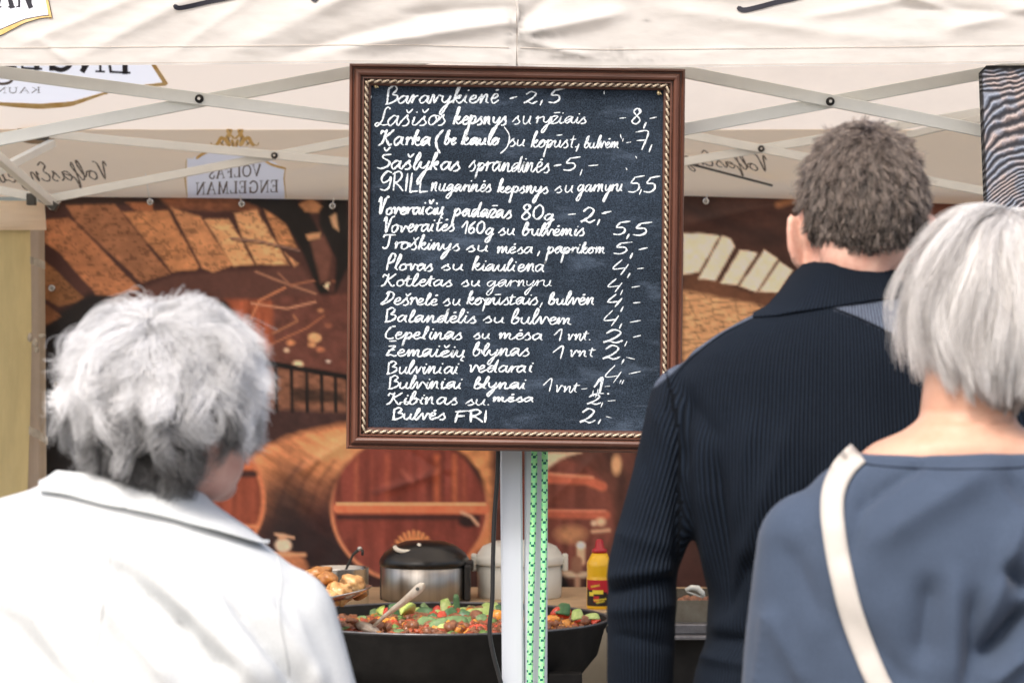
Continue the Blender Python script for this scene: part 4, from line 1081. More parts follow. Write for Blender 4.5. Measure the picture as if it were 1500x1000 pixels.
M['chalk'] = mat('white_chalk', (.17, .21, .26), .9, .05, c2=(.72, .78, .82), vscale=560, stretch=(1, 1, .6))
for n_ in M['chalk'].node_tree.nodes:
    if n_.type == 'VALTORGB': n_.color_ramp.elements[0].position = .36; n_.color_ramp.elements[1].position = .50
def s_slate(px, py, off):
    return P(px, py, B0 - .0021 - off)
LINES = [
 [('Baravykienė', 563, 732, 152, 151, 12.5, 26, 17, 3.0), ('-', 746, 757, 155, 153, 11, 20, 10, 3), ('2', 767, 787, 152, 152, 10, 18.5, 8, 2.6), (',', 791, 797, 150, 150, 9, 18, 10, 2.4), ('5', 803, 824, 151, 151, 10, 21, 8, 3)],
 [('Lašišos', 549, 655, 185, 183, 14, 27, 14, 2.7), ('kepsnys', 665, 742, 182, 183, 11.5, 24, 15, 3.3), ('su', 752, 780, 182, 182, 13, 22, 10, 2.2), ('ryžiais', 785, 860, 181, 181, 10, 20, 13, 2.4), ('-', 906, 916, 182, 182, 9, 18, 9, 2), ('8', 924, 940, 182, 182, 12, 23, 9, 2.5), (',', 943, 949, 183, 183, 9, 18, 12, 2.6), ('-', 951, 962, 183, 182, 10, 18, 9, 2.2)],
 [('Karka', 556, 634, 213, 213, 12, 23, 12, 3.4), ('(', 637, 647, 215, 215, 12, 25, 18, 3.6), ('be', 651, 668, 212, 212, 10, 20, 10, 3), ('kaulo', 677, 732, 212, 212, 10, 21, 10, 3.8), (')', 734, 745, 216, 216, 12, 27, 18, 1.8), ('su', 745, 770, 214, 214, 11, 20, 9, 2.2), ('kopūst.', 777, 846, 216, 216, 11, 23, 14, 2.4), (',', 843, 850, 215, 215, 10, 20, 16, 2.8), ('bulvėm', 855, 908, 217, 217, 9, 18, 9, 2.2), ('-', 917, 924, 218, 218, 10, 20, 9, 2.4), ('7', 929, 948, 219, 219, 14, 28, 9, 2.6), (',', 951, 958, 216, 216, 10, 20, 16, 2.6)],
 [('Šašlykas', 554, 676, 247, 250, 13, 26, 20, 3.2), ('sprandinės', 687, 806, 250, 253, 13.5, 24, 12, 2.6), ('-', 811, 822, 251, 250, 9, 20, 10, 3), ('5', 826, 848, 250, 250, 10, 21, 9, 2.8), (',', 850, 855, 252, 252, 10, 18, 12, 1.8), ('-', 861, 876, 253, 253, 11, 20, 10, 2.6)],
 [('GRIłł', 556, 626, 279, 281, 12, 28, 12, 3), ('nugarinės', 631, 720, 280, 281, 11, 20, 11, 2.6), ('kepsnys', 729, 803, 282, 283, 9.5, 21, 14, 3), ('su', 814, 841, 282, 282, 10, 18, 9, 2.2), ('garnyru', 846, 913, 281, 280, 10, 18, 14, 2.5), ('5', 920, 941, 282, 282, 12, 25, 9, 2.6), (',', 936, 941, 281, 281, 9, 18, 9, 2.2), ('5', 943, 964, 282, 282, 12, 25, 9, 2.8)],
 [('Voveraičių', 552, 652, 314, 314, 10.5, 25, 11, 3.6), ('padažas', 664, 750, 316, 320, 11, 22, 12, 3), ('80', 763, 797, 322, 321, 12, 22, 10, 3), ('g', 797, 813, 323, 323, 10, 20, 13, 3), ('-', 831, 843, 323, 323, 10, 20, 9, 2.4), ('2', 851, 872, 326, 326, 11, 23, 9, 3.4), (',', 874, 880, 325, 325, 9, 18, 11, 2.8), ('-', 881, 895, 322, 320, 10, 20, 9, 3.6)],
 [('Voveraitės', 559, 667, 341, 338, 10.5, 23, 12, 2.9), ('160', 676, 711, 342, 342, 10, 18, 9, 3), ('g', 711, 724, 344, 344, 10, 18, 11, 3), ('su', 731, 756, 344, 344, 9, 18, 9, 2.6), ('bulvėmis', 765, 858, 345, 345, 10, 18, 10, 3), ('5', 898, 920, 344, 344, 10, 21, 9, 2.8), (',', 917, 924, 346, 346, 8, 16, 9, 2.8), ('5', 928, 953, 345, 345, 9, 19, 9, 3)],
 [('Troškinys', 560, 674, 364, 367, 10, 20, 12, 2.9), ('su', 684, 718, 368, 368, 9, 18, 9, 2.8), ('mėsa', 727, 782, 371, 371, 9, 18, 9, 2.6), (',', 787, 793, 371, 371, 8, 16, 9, 2.4), ('paprikom', 801, 888, 371, 371, 9.5, 16, 14, 2.6), ('5', 899, 924, 372, 372, 9, 18, 9, 2.8), (',', 923, 929, 374, 374, 8, 16, 10, 3), ('-', 934, 948, 374, 372, 9, 18, 9, 2.4)],
 [('Plovas', 564, 636, 395, 397, 10, 22, 10, 3), ('su', 648, 682, 395, 396, 9, 18, 9, 2.8), ('kiauliena', 691, 800, 396, 398, 10, 19, 9, 2.7), ('4', 896, 919, 402, 402, 11, 21, 9, 2.4), (',', 918, 925, 403, 403, 8, 16, 9, 2.4), ('-', 933, 943, 401, 401, 8, 18, 9, 1.8)],
 [('Kotletas', 560, 664, 419, 419, 9, 18, 9, 2.8), ('su', 676, 705, 419, 419, 8, 16, 9, 2.6), ('garnyru', 713, 810, 420, 419, 9, 16, 13, 1.9), ('4', 889, 910, 427, 427, 10, 19, 9, 2.2), (',', 908, 914, 428, 428, 8, 16, 9, 1.8), ('-', 924, 937, 429, 428, 9, 18, 9, 2.2)],
 [('Dešrelė', 558, 643, 446, 447, 10, 19, 9, 2.9), ('su', 650, 676, 447, 447, 9, 18, 9, 2.5), ('kopūstais', 683, 789, 446, 446, 10, 18, 9, 2.6), (',', 790, 797, 446, 446, 8, 16, 10, 2.2), ('bulvėn', 803, 872, 446, 446, 10, 19, 9, 2.9), ('4', 889, 910, 449, 449, 9, 18, 9, 2.6), (',', 909, 916, 452, 452, 8, 16, 10, 2.2), ('-', 926, 937, 452, 452, 9, 18, 9, 2.2)],
 [('Balandėlis', 563, 699, 471, 473, 10, 20, 9, 2.9), ('su', 709, 741, 472, 473, 9, 17, 9, 2.6), ('bulvem', 747, 840, 474, 475, 10, 22, 9, 2.7), ('4', 883, 905, 477, 477, 11, 23, 9, 2.2), (',', 907, 913, 477, 477, 8, 16, 9, 2.6), ('-', 922, 939, 480, 478, 9, 18, 9, 2.2)],
 [('Cepelinas', 564, 678, 496, 497, 10, 20, 10, 2.9), ('su', 694, 719, 496, 496, 8, 16, 9, 2.6), ('mėsa', 731, 797, 496, 498, 9, 18, 9, 2.7), ('1', 812, 825, 499, 499, 10, 18, 9, 2.4), ('vnt.', 830, 867, 498, 498, 9, 16, 9, 2.2), ('2', 884, 913, 502, 502, 9, 19, 9, 2.9), (',', 915, 921, 503, 503, 8, 16, 9, 2), ('-', 926, 938, 502, 500, 9, 18, 9, 2.2)],
 [('Žemaičių', 565, 683, 521, 523, 10, 20, 11, 2.9), ('blynas', 692, 777, 521, 521, 10, 19, 13, 2.6), ('1', 809, 827, 525, 525, 10, 19, 9, 2.4), ('vnt', 833, 872, 522, 522, 9, 15, 9, 2.4), ('2', 883, 909, 526, 526, 10, 21, 9, 2.8), (',', 909, 916, 529, 529, 8, 16, 10, 2.2), ('-', 917, 930, 530, 534, 8, 18, 9, 2)],
 [('Bulviniai', 566, 673, 547, 547, 10, 19, 9, 2.8), ('vedarai', 687, 781, 545, 545, 10, 19, 10, 2.7), ('4', 884, 908, 560, 560, 12, 26, 9, 1.9), (',', 907, 912, 559, 559, 7, 14, 6, 1.6), (',', 911, 916, 559, 559, 7, 14, 8, 1.6), ('-', 919, 938, 556, 553, 9, 18, 9, 2)],
 [('Bulviniai', 567, 678, 569, 569, 10, 19, 9, 2.8), ('blynai', 692, 772, 569, 569, 9, 18, 11, 3), ('1', 795, 810, 573, 573, 10, 20, 9, 1.9), ('vnt', 813, 849, 574, 574, 9, 16, 9, 1.9), ('-', 851, 860, 578, 578, 9, 18, 9, 1.9), ('1', 871, 884, 575, 575, 10, 24, 9, 3.8), ('-', 885, 893, 574, 574, 9, 18, 9, 1.6), ('.', 889, 895, 577, 577, 8, 16, 9, 3.6)],
 [('Kibinas', 568, 671, 592, 592, 10, 18, 9, 2.9), ('su.', 683, 720, 593, 593, 8, 15, 9, 2.5), ('mėsa', 722, 783, 588, 588, 7, 14, 8, 3.2), ('2', 858, 879, 592, 592, 7, 14.5, 9, 2.6), (',', 880, 885, 592, 592, 8, 16, 10, 1.9), ('-', 889, 901, 595, 595, 9, 18, 9, 2)],
 [('Bulvės', 572, 653, 614, 614, 9, 17, 9, 3.1), ('FRI', 664, 717, 618, 618, 9, 18, 9, 3.8), ('2', 849, 872, 619, 619, 10, 20.5, 9, 2.9), (',', 876, 883, 617, 617, 8, 16, 8, 2.4), ('-', 887, 895, 617, 620, 8, 18, 9, 2)],
]
for row_ in LINES:
    for (t, x0, x1, y0, y1, xh, asc, desc, w) in row_:
        mb = MB()
        cap = t.isdigit() or t in ('GRIłł', 'FRI', '-', ',', '.', '(', ')')
        hand_word(mb, t, x0, x1, y0, y1, xh, asc, desc, s_slate, w=w * .82, slant=.12 if cap else .22, jit=.04 if cap else .07, chisel=.3)
        mb.build('chalk_word', M['chalk'], tbd)
mb = MB()
for x, y, L2_ in ((655, 121, 3), (770, 126, 4), (885, 134, 4), (543, 139, 5), (909, 197, 6), (913, 203, 4), (931, 229, 3), (917, 246, 3), (873, 576, 6), (876, 570, 8), (869, 572, 8)):
    ribbon(mb, [(x, y), (x + random.uniform(-1, 1.5), y + L2_ / 2), (x + random.uniform(-1, 2), y + L2_)], 1.5, s_slate, nxt())
ribbon(mb, [(874, 576), (884, 576)], 2, s_slate, nxt())
ribbon(mb, [(586, 589), (600, 588)], 2, s_slate, nxt())
mb.build('chalk_mark', M['chalk'], tbd)['kind'] = 'stuff'

# ------------------------------------------------------------------ charred board at the top right
XW, YW = np.meshgrid(np.linspace(0, 1, 330), np.linspace(0, 1, 330))
x0_, x1_, y0_, y1_ = 1433.0, 1760.0, 96.0, 470.0
WX = x0_ + (y0_ * 0 + YW) * 14 + (x1_ - x0_) * XW; WY = y0_ + (y1_ - y0_) * YW
u = (WX - x0_); v = WY - 96
ww = 18 * (fbm(WX / 60., WY / 60., 91) - .5) + 7 * (fbm(WX / 16., WY / 22., 92) - .5)
slope = np.interp(v, [0, 50, 90, 120, 200, 400], [-.18, -.10, .06, .10, -.62, -.5])
phi = v - slope * np.minimum(u, 260) * 1.0 + np.interp(v, [0, 40, 80, 150, 220, 400], [0, -6, -42, -70, -26, -20]) * np.exp(-u / 26.) + ww
per = np.interp(v, [0, 40, 70, 110, 160, 250, 400], [5, 6, 9, 15, 13, 7, 9])
ph = np.interp(phi, [-200, -100, 0, 40, 70, 110, 160, 250, 400, 600], [-26, -13, 0, 6.5, 10, 13, 16, 26, 38, 56])
band = .5 + .5 * np.cos(2 * math.pi * (ph + .5 * fbm(WX / 40., WY / 25., 93)))
band = band ** 1.6
fine = fbm((WX + WY * .3) / 2.2, phi / 1.3, 94)
dk = col8((34, 34, 42)); bl = col8((128, 136, 152)); tn = col8((196, 166, 146))
tanm = .5 * np.clip((fbm(WX / 26., WY / 30., 95) - .50) * 5, 0, 1)
hi_ = bl * (1 - tanm[..., None]) + tn * tanm[..., None]
CW = dk * (1 - band[..., None]) + hi_ * band[..., None]
CW = CW * (.55 + .9 * fine)[..., None]
chd = np.minimum(WX - x0_ - YW * 14, (WY - y0_)); corner = (WX - x0_) + (WY - y0_)
edge_m = np.clip((7 - np.minimum(chd, corner - 11)) / 3, 0, 1)[..., None]
CW = CW * (1 - edge_m) + col8((24, 22, 22)) * edge_m
WXc = WX.copy(); WYc = WY.copy()
cut = corner < 12
sh = (12 - corner) / 2; WXc[cut] += sh[cut]; WYc[cut] += sh[cut]
DW = 5.46 - .0022 * band - .0006 * fine + .004 * edge_m[..., 0]
tw = thing('wooden_sign', P(1600, 470, 5.46), 'charred black and grey wooden board with wavy raised grain, hanging at the top right corner', 'wooden board')
M['charred'] = mat('brushed_charred_wood', (1, 1, 1), .55, .45, attr='paint')
link('grain_face', grid_mesh('grain_face', (WXc - 750) / F * DW, DW, CAMZ + (500 - WYc) / F * DW, CW), M['charred'], tw)
mb = MB(); out = [(1445, 96.2), (1759, 96.2), (1773, 469), (1447.5, 469), (1433.5, 108)]
vs = [P(x, y, 5.465) for x, y in out] + [P(x, y, 5.49) for x, y in out]
mb.add(vs, [(4, 3, 2, 1, 0), (5, 6, 7, 8, 9)] + [(i, (i + 1) % 5, 5 + (i + 1) % 5, 5 + i) for i in range(5)])
mb.build('board', mat('black_edge', (.015, .014, .014), .5, .4), tw)
mb = MB()
for x in (1520, 1700): mb.tube([P(x, 100, 5.478), P(x, 20, 5.478)], .003, 8)
mb.build('hanging_cord', M['cord'], tw, True)
# ------------------------------------------------------------------ rope and cable on the pole
def zpos(px, py, D): return P(px, py, D)
M['rope_light'] = mat('mint_rope', (.22, .70, .36), .7, .3, c2=(.42, .82, .36), vscale=160)
M['rope_dark'] = mat('dark_teal_rope', (.0, .10, .09), .7, .3)
tro = thing('rope', P(786, 1250, 5.58), 'mint green rope with dark teal flecks hanging in two strands down the pole', 'rope')
def rope(pts, r, seed):
    L_ = smooth_line([(p[0], p[1]) for p in pts], 14)
    ps = []; 
    for x, y in L_: ps.append(P(x, y, 5.585))
    # resample evenly
    a = np.array(ps); d = np.r_[0, np.cumsum(np.linalg.norm(np.diff(a, axis=0), axis=1))]; n = int(d[-1] / .0024)
    t = np.linspace(0, d[-1], n); b = np.stack([np.interp(t, d, a[:, k]) for k in range(3)], 1)
    mb = MB(); m = 12; seedk = seed * 3
    mb.tube([tuple(v) for v in b], r, m, rfun=lambda i, j: 1 + .07 * math.sin(i * 1.3 + (j % 2) * math.pi) )
    k = 0
    for i in range(n - 1):
        for j in range(m):
            u = (i + seedk) % 8
            rowk = 0 if u < 2 else (1 if 2 <= u < 4 else -1)
            if rowk >= 0 and ((j + 2 * rowk) // 2) % 2 == 0 and not (i % 2 == 1 and random.random() < .12): mb.mi[k] = 1
            k += 1
    return mb
for pts, sd in (([(783, 640), (782, 720), (780, 800), (778, 880), (776, 1000), (776, 1200)], 1), ([(798, 640), (797.5, 740), (796, 850), (794, 950), (793, 1000), (792, 1200)], 2)):
    mb = rope(pts, .0060, sd); mb.build('strand', [M['rope_light'], M['rope_dark']], tro, True)
mb = MB(); mb.tube([P(783, 640, 5.585), P(786, 628, 5.58), P(795, 628, 5.58), P(798, 640, 5.585)], .006, 10); mb.build('loop', M['rope_light'], tro, True)
tca = thing('cable', P(722, 1300, 5.58), 'thin black electric cable hanging down left of the white pole', 'cable')
mb = MB(); L_ = smooth_line([(730, 630), (729, 690), (724, 760), (722, 830), (721, 880), (717, 920), (722, 955), (734, 1000), (748, 1060), (750, 1300)], 8)
mb.tube([P(x, y, 5.575) for x, y in L_], .0044, 10); mb.build('cord', M['black_plastic'], tca, True)

# ------------------------------------------------------------------ tables
M['tan'] = mat('tan_table_top', (.50, .36, .22), .6, .3, var=.1, vscale=12, bump=.0004, bscale=60)
M['skirt'] = mat('beige_table_cloth', (.42, .38, .30), .85, .15, var=.08, vscale=10, bump=.001, bscale=30)
tt = thing('serving_table', (0, 6.95, 0), 'tan topped table with a beige cloth skirt in front of the printed backdrop', 'table')
mb = MB(); mb.box((0.05, 6.98, .855), (2.6, .66, .03)); mb.build('table_top', M['tan'], tt, bevel=.004)
for x in (-1.15, 1.25):
    for y in (6.72, 7.22):
        mb = MB(); mb.box((x, y, .42), (.035, .035, .84)); mb.build('leg', M['dull_steel'], tt, bevel=.002)
xs = np.linspace(-1.24, 1.34, 200); zs = np.linspace(.04, .868, 30)
XX, ZZ = np.meshgrid(xs, zs); YY = 6.635 - .012 * np.sin(XX * 42 + 2 * np.sin(XX * 9)) * (.9 - ZZ) / .8 - .006 * fbm(XX * 12, ZZ * 5, 5)
link('cloth_skirt', grid_mesh('cloth_skirt', XX, YY, ZZ), M['skirt'], tt)

# ------------------------------------------------------------------ big pan on its stand
M['iron'] = mat('black_iron', (.010, .0095, .009), .7, .2, metal=.0, var=.35, vscale=26, bump=.0006, bscale=70)
M['iron_rim'] = mat('worn_iron_rim', (.13, .13, .14), .4, .5, metal=.6, var=.3, vscale=60)
PC = (P(650, 906, 6.2)[0], 6.2); ZR = P(650, 906, 6.2)[2]; PR = .362
tp = thing('frying_pan', (PC[0], PC[1], ZR - .14), 'huge round black iron pan full of vegetable stew behind the pole', 'pan')
mb = MB()
prof = [(.02, -.135), (.22, -.135), (.30, -.118), (.335, -.075), (.350, -.02), (PR, -.003), (PR + .002, .001), (PR - .003, .003), (PR - .009, -.001), (.338, -.03), (.318, -.078), (.285, -.105), (.02, -.110)]
mb.lathe(prof, (PC[0], PC[1], ZR), 96); mb.build('pan_body', M['iron'], tp, True)
mb = MB(); n = 120; pts = [(PC[0] + math.cos(2 * math.pi * k / n) * (PR - .003), PC[1] + math.sin(2 * math.pi * k / n) * (PR - .003), ZR + .002) for k in range(n + 1)]
mb.tube(pts, .0032, 8, caps=False); mb.build('rim', M['iron_rim'], tp, True)
for s in (-1, 1):
    mb = MB(); mb.tube([(PC[0] + s * PR * .99, PC[1] - .07, ZR - .03), (PC[0] + s * (PR + .05), PC[1] - .05, ZR - .02), (PC[0] + s * (PR + .05), PC[1] + .05, ZR - .02), (PC[0] + s * PR * .99, PC[1] + .07, ZR - .03)], .008, 10)
    mb.build('handle', M['iron'], tp, True)
tst = thing('burner_stand', (PC[0], PC[1], 0), 'black metal burner stand under the big pan', 'stand')
zt = ZR - .137
mb = MB(); pts = [(PC[0] + math.cos(2 * math.pi * k / 48) * .27, PC[1] + math.sin(2 * math.pi * k / 48) * .27, zt - .012) for k in range(49)]
mb.tube(pts, .012, 8, caps=False); mb.build('ring', M['iron'], tst, True)
for k in range(4):
    a = math.pi / 4 + k * math.pi / 2; mb = MB(); mb.bar((PC[0] + math.cos(a) * .27, PC[1] + math.sin(a) * .27, zt - .012), (PC[0] + math.cos(a) * .36, PC[1] + math.sin(a) * .36, 0), .03, .03, up=(math.cos(a), math.sin(a), .3)); mb.build('leg', M['iron'], tst, bevel=.002)
mb = MB(); mb.box((P(828, 990, 5.95)[0], 5.95, P(0, 992, 5.95)[2]), (.07, .05, .022)); mb.build('shelf_bracket', M['iron'], tst, bevel=.003)

# stew: a mound of small pieces, then the large ones singly
FM = [mat('stewed_meat', (.15, .055, .028), .3, .5, c2=(.32, .14, .07), vscale=120, bump=.001, bscale=200),
      mat('stew_red', (.30, .04, .02), .35, .5, c2=(.42, .10, .03), vscale=90, coat=.2),
      mat('stew_orange', (.62, .22, .03), .35, .5, c2=(.70, .33, .06), vscale=90, coat=.2),
      mat('stew_green', (.10, .20, .05), .4, .5, c2=(.22, .36, .10), vscale=90)]
zb = ZR - .027
def mound(x, y):
    d = math.hypot(x - PC[0], y - PC[1]) / .325
    return zb + .014 * max(0, 1 - d * d) + .004 * math.sin(x * 40) * math.cos(y * 37)
mb = MB(); rr = np.linspace(0, .326, 22); vs = [(PC[0], PC[1], mound(*PC))]; m = 60
for r in rr[1:]:
    for j in range(m):
        a = 2 * math.pi * j / m; x, y = PC[0] + r * math.cos(a), PC[1] + r * math.sin(a); vs.append((x, y, mound(x, y)))
fs = [(0, 1 + j, 1 + (j + 1) % m) for j in range(m)] + [(1 + i * m + j, 1 + (i + 1) * m + j, 1 + (i + 1) * m + (j + 1) % m, 1 + i * m + (j + 1) % m) for i in range(len(rr) - 2) for j in range(m)]
mb.add(vs, fs, 0)
for k in range(1300):
    a = random.uniform(0, 2 * math.pi); r = .318 * math.sqrt(random.random()); x, y = PC[0] + r * math.cos(a), PC[1] + r * math.sin(a)
    s = random.uniform(.004, .014); rot = Matrix.Rotation(random.uniform(0, 6), 3, 'Z') @ Matrix.Rotation(random.uniform(0, 6), 3, 'X')
    mi = random.choices([0, 1, 2, 3], [.56, .27, .13, .04])[0]
    k0 = len(mb.v); mb.ellipsoid((x, y, mound(x, y) + s * .35), (s * random.uniform(.8, 1.5), s, s * random.uniform(.5, .9)), 7, 5, rot, mi)
    for q_ in range(k0, len(mb.v)):
        v = mb.v[q_]; mb.v[q_] = (v[0] + random.uniform(-1, 1) * s * .26, v[1] + random.uniform(-1, 1) * s * .26, v[2] + random.uniform(-1, 1) * s * .22)
stew = mb.build('stew', FM, None, True); tag(stew, 'red brown stew of minced meat and peppers filling the big black pan', 'stew', kind='stuff')

M['leek_l'] = mat('pale_leek', (.30, .48, .09), .35, .5, c2=(.62, .72, .32), vscale=60, stretch=(1, .15, 1))
M['leek_d'] = mat('dark_leek', (.045, .13, .05), .35, .5, c2=(.10, .24, .09), vscale=60, stretch=(1, .15, 1))
M['leek_m'] = mat('grey_green_leek', (.11, .20, .085), .4, .5, c2=(.22, .34, .14), vscale=60, stretch=(1, .15, 1))
M['lime'] = mat('lime_skin', (.45, .62, .10), .3, .5, c2=(.60, .72, .25), vscale=40, coat=.3)
M['pep_r'] = mat('red_pepper', (.55, .035, .02), .22, .5, c2=(.66, .09, .03), vscale=40, coat=.5)
M['pep_o'] = mat('orange_pepper', (.80, .28, .03), .25, .5, c2=(.85, .42, .06), vscale=40, coat=.4)
def sheet(w, h, bend, th=.0016, taper=.7, twist=0.3):
    """curved leaf piece, w across, h along"""
    mb = MB(); nx, ny = 8, 7; top = []; 
    for i in range(ny):
        v = i / (ny - 1) - .5
        for j in range(nx):
            u = j / (nx - 1) - .5
            ww = w * (1 - (1 - taper) * (v + .5)) * (1 - .25 * (abs(v) * 2) ** 6)
            a = u * bend
            x = math.sin(a) * ww / max(bend, .01); z = (1 - math.cos(a)) * ww / max(bend, .01)
            top.append(Vector((x + twist * v * w * .3, v * h, -z + .15 * h * v * v + twist * u * v * w * .3)))
    bot = [p - Vector((0, 0, th)) for p in top]; k = nx * ny; fs = []
    for i in range(ny - 1):
        for j in range(nx - 1):
            a = i * nx + j; fs.append((a, a + 1, a + nx + 1, a + nx)); fs.append((k + a, k + a + nx, k + a + nx + 1, k + a + 1))
    ring_ = [j for j in range(nx)] + [i * nx + nx - 1 for i in range(1, ny)] + [(ny - 1) * nx + j for j in range(nx - 2, -1, -1)] + [i * nx for i in range(ny - 2, 0, -1)]
    for a, b in zip(ring_, ring_[1:] + ring_[:1]): fs.append((b, a, k + a, k + b))
    mb.add(top + bot, fs); return mb
def chunk(rx, ry, rz, j=.2, n=12):
    mb = MB(); mb.ellipsoid((0, 0, 0), (rx, ry, rz), n, n - 3); sd = random.randint(0, 999)
    o = []
    for v in mb.v:
        q_ = Vector(v); f = 1 + j * math.sin(q_.x * 300 + sd) * math.cos(q_.y * 260 + sd * 2) + j * .6 * math.sin(q_.z * 500 + sd) + random.uniform(-j, j) * .25; o.append(tuple(q_ * f))
    mb.v = o; return mb
def wedge(r, l):
    mb = MB(); n = 9; vs = []; fs = []
    for i in range(n):
        a = math.pi * i / (n - 1); s = math.sin(a); y = -math.cos(a) * l
        for t in (-.55, -.28, 0, .28, .55): vs.append((math.sin(t) * r * s, y, -math.cos(t) * r * s))
        vs.append((0, y, 0.001))
    for i in range(n - 1):
        for j in range(6): fs.append((i * 6 + j, i * 6 + (j + 1) % 6, (i + 1) * 6 + (j + 1) % 6, (i + 1) * 6 + j))
    mb.add(vs, fs); return mb
def place(name, mb, m, px, py, rot, label, cat, group=None, lift=0.011):
    me = mb.mesh(name); rz = rot[2] - 90 if rot[2] > 45 else rot[2]
    me.transform(Matrix.Rotation(R(random.uniform(-15, 15)), 4, 'Z') @ Matrix.Rotation(R(rot[0]), 4, 'X') @ Matrix.Rotation(R(rz), 4, 'Z') @ Matrix.Rotation(R(rot[1]), 4, 'Y')); me.transform(Matrix.Scale(1.5, 4))
    z = ZR - .016; D = (CAMZ - z) * F / (py - 500)
    dx_ = (px - 650) / F * 6.2; D = min(max(D, PC[1] - math.sqrt(max(.0, .305 ** 2 - dx_ ** 2))), PC[1] + math.sqrt(max(.0, .285 ** 2 - dx_ ** 2))); X, _, Z = P(px, py, D)
    zm = mound(X, D) + lift
    if Z < zm: Z = zm
    me.transform(Matrix.Translation((X, D, Z)))
    o = link(name, me, m, None, True); recentre(o); return tag(o, label, cat, group)
PXM = 1 / 655.0
GL = 'cut leek pieces on the stew'
leeks = [(578, 910, 15, 23, 'leek_d', (75, 0, 10)), (626, 921, 26, 17, 'leek_m', (48, 10, 80)), (641, 924, 28, 15, 'leek_m', (45, -10, 100)), (668, 922, 32, 15, 'leek_m', (45, 10, 95)), (681, 921, 18, 14, 'leek_m', (45, 10, 60)),
         (579, 930, 26, 8, 'leek_m', (40, 0, 95)), (621, 905, 22, 12, 'leek_d', (55, 0, 80)), (626, 894, 9, 18, 'leek_m', (70, 0, 40)), (654, 892, 15, 22, 'leek_l', (70, 10, 20)), (662, 896, 10, 18, 'leek_l', (70, -10, -20)),
         (669, 889, 8, 26, 'leek_d', (82, 0, 5)), (678, 895, 10, 9, 'leek_l', (60, 0, 0)), (660, 910, 20, 14, 'leek_d', (60, 0, 120)), (697, 907, 44, 17, 'leek_l', (45, 0, 90)), (713, 890, 17, 12, 'leek_l', (60, 0, 70)),
         (723, 890, 12, 12, 'leek_l', (60, 0, 0)), (731, 895, 12, 14, 'leek_d', (65, 0, 30)), (826, 891, 17, 12, 'leek_d', (65, 0, 80)), (864, 902, 22, 7, 'leek_l', (40, 0, 100)), (504, 926, 16, 8, 'leek_m', (40, 0, 90)), (681, 912, 14, 14, 'leek_d', (60, 0, 150)), (640, 906, 12, 8, 'leek_l', (50, 0, 20))]
LEEK_L = ['upright dark green leek leaf left of the bright green lime wedge', 'grey green leek leaf at the front right of the lime wedge', 'grey green leek leaf at the front edge, below the red pepper', 'broad grey green leek leaf at the front middle of the stew', 'small grey green leek leaf at the front, left of the big meat chunk', 'flat green leek strip touching the front rim of the pan near the spoon', 'dark leek leaf lying behind and right of the lime wedge', 'thin curled leek leaf standing behind the long red pepper strip', 'tall pale green leek piece beside the red pepper at the back', 'narrow yellow green leek piece leaning on the tall dark leaf', 'very thin dark green leek leaf standing tallest at the back of the stew', 'small bright green leek bit right of the tallest dark leaf', 'dark leek leaf in the middle of the stew under the pale pieces', 'largest pale green leek slice, just left of the cable', 'pale leek piece at the back, left of the cable', 'small pale leek bit between cable and white pole at the back', 'dark leek scrap against the left side of the white pole', 'dark green leek leaf on the stew behind the red tomato piece right of the rope', 'flat pale leek strip near the right edge of the stew', 'grey green leek scrap at the far left edge of the stew beside the platter', 'dark leek scrap left of the big brown meat chunk', 'small pale leek bit in the middle of the stew']
for (px, py, w, h, m, rot), lb in zip(leeks, LEEK_L):
    _ = {'leek_d': 'dark green cut leek leaf on top of the pan of stew', 'leek_m': 'grey green cut leek leaf on top of the pan of stew', 'leek_l': 'pale yellow green cut leek piece on top of the pan of stew'}[m]
    place('leek_piece', sheet(w * PXM, h * PXM, random.uniform(.5, 1.3)), M[m], px, py, rot, lb, 'leek', GL)
peps = [(642, 898, 14, 15, 'pep_r', (60, 0, 40)), (620, 913, 34, 9, 'pep_r', (30, 0, 75)), (636, 908, 12, 10, 'pep_r', (40, 0, 20)), (697, 925, 28, 9, 'pep_r', (30, 0, 80)), (731, 924, 16, 9, 'pep_r', (30, 0, 100)), (648, 911, 12, 12, 'pep_r', (50, 0, 0)), (871, 905, 12, 10, 'pep_r', (40, 0, 40)), (850, 904, 12, 8, 'pep_r', (40, 0, 90)), (565, 908, 9, 20, 'pep_r', (50, 0, 10)), (713, 912, 10, 8, 'pep_r', (50, 0, 10))]
PEP_L = ['bright red pepper piece at the back of the stew left of the pale leek', 'long red pepper strip right of the lime wedge', 'small red pepper piece at the end of the long red strip', 'long red pepper strip at the front rim near the cable', 'red pepper strip at the front against the white pole', 'red pepper piece between pale and dark leek in the middle', 'red pepper piece farthest right in the pan', 'small red pepper strip right of the tomato piece', 'dark red pepper strip beside the spoon bowl', 'little red pepper bit right of the largest leek slice']
for (px, py, w, h, m, rot), lb in zip(peps, PEP_L):
    place('pepper_piece', sheet(w * PXM, h * PXM, 1.2, .0045), M[m], px, py, rot, lb, 'pepper', 'red pepper strips on the stew')
ORA_L = ['orange pepper chunk against the left side of the white pole', 'orange pepper chunk right of the green rope', 'orange pepper chunk at the back near the tallest leek leaf', 'small orange pepper chunk at the back left of the cable', 'orange pepper chunk beside the spoon']
for (px, py, w, h), lb in zip(((730, 914, 15, 17), (808, 913, 18, 12), (690, 900, 14, 8), (706, 897, 10, 8), (560, 915, 14, 8)), ORA_L):
    place('pepper_chunk', chunk(w * PXM / 2, .009, h * PXM / 2, .1), M['pep_o'], px, py, (10, 0, 20), lb, 'pepper', 'orange pepper chunks in the stew')
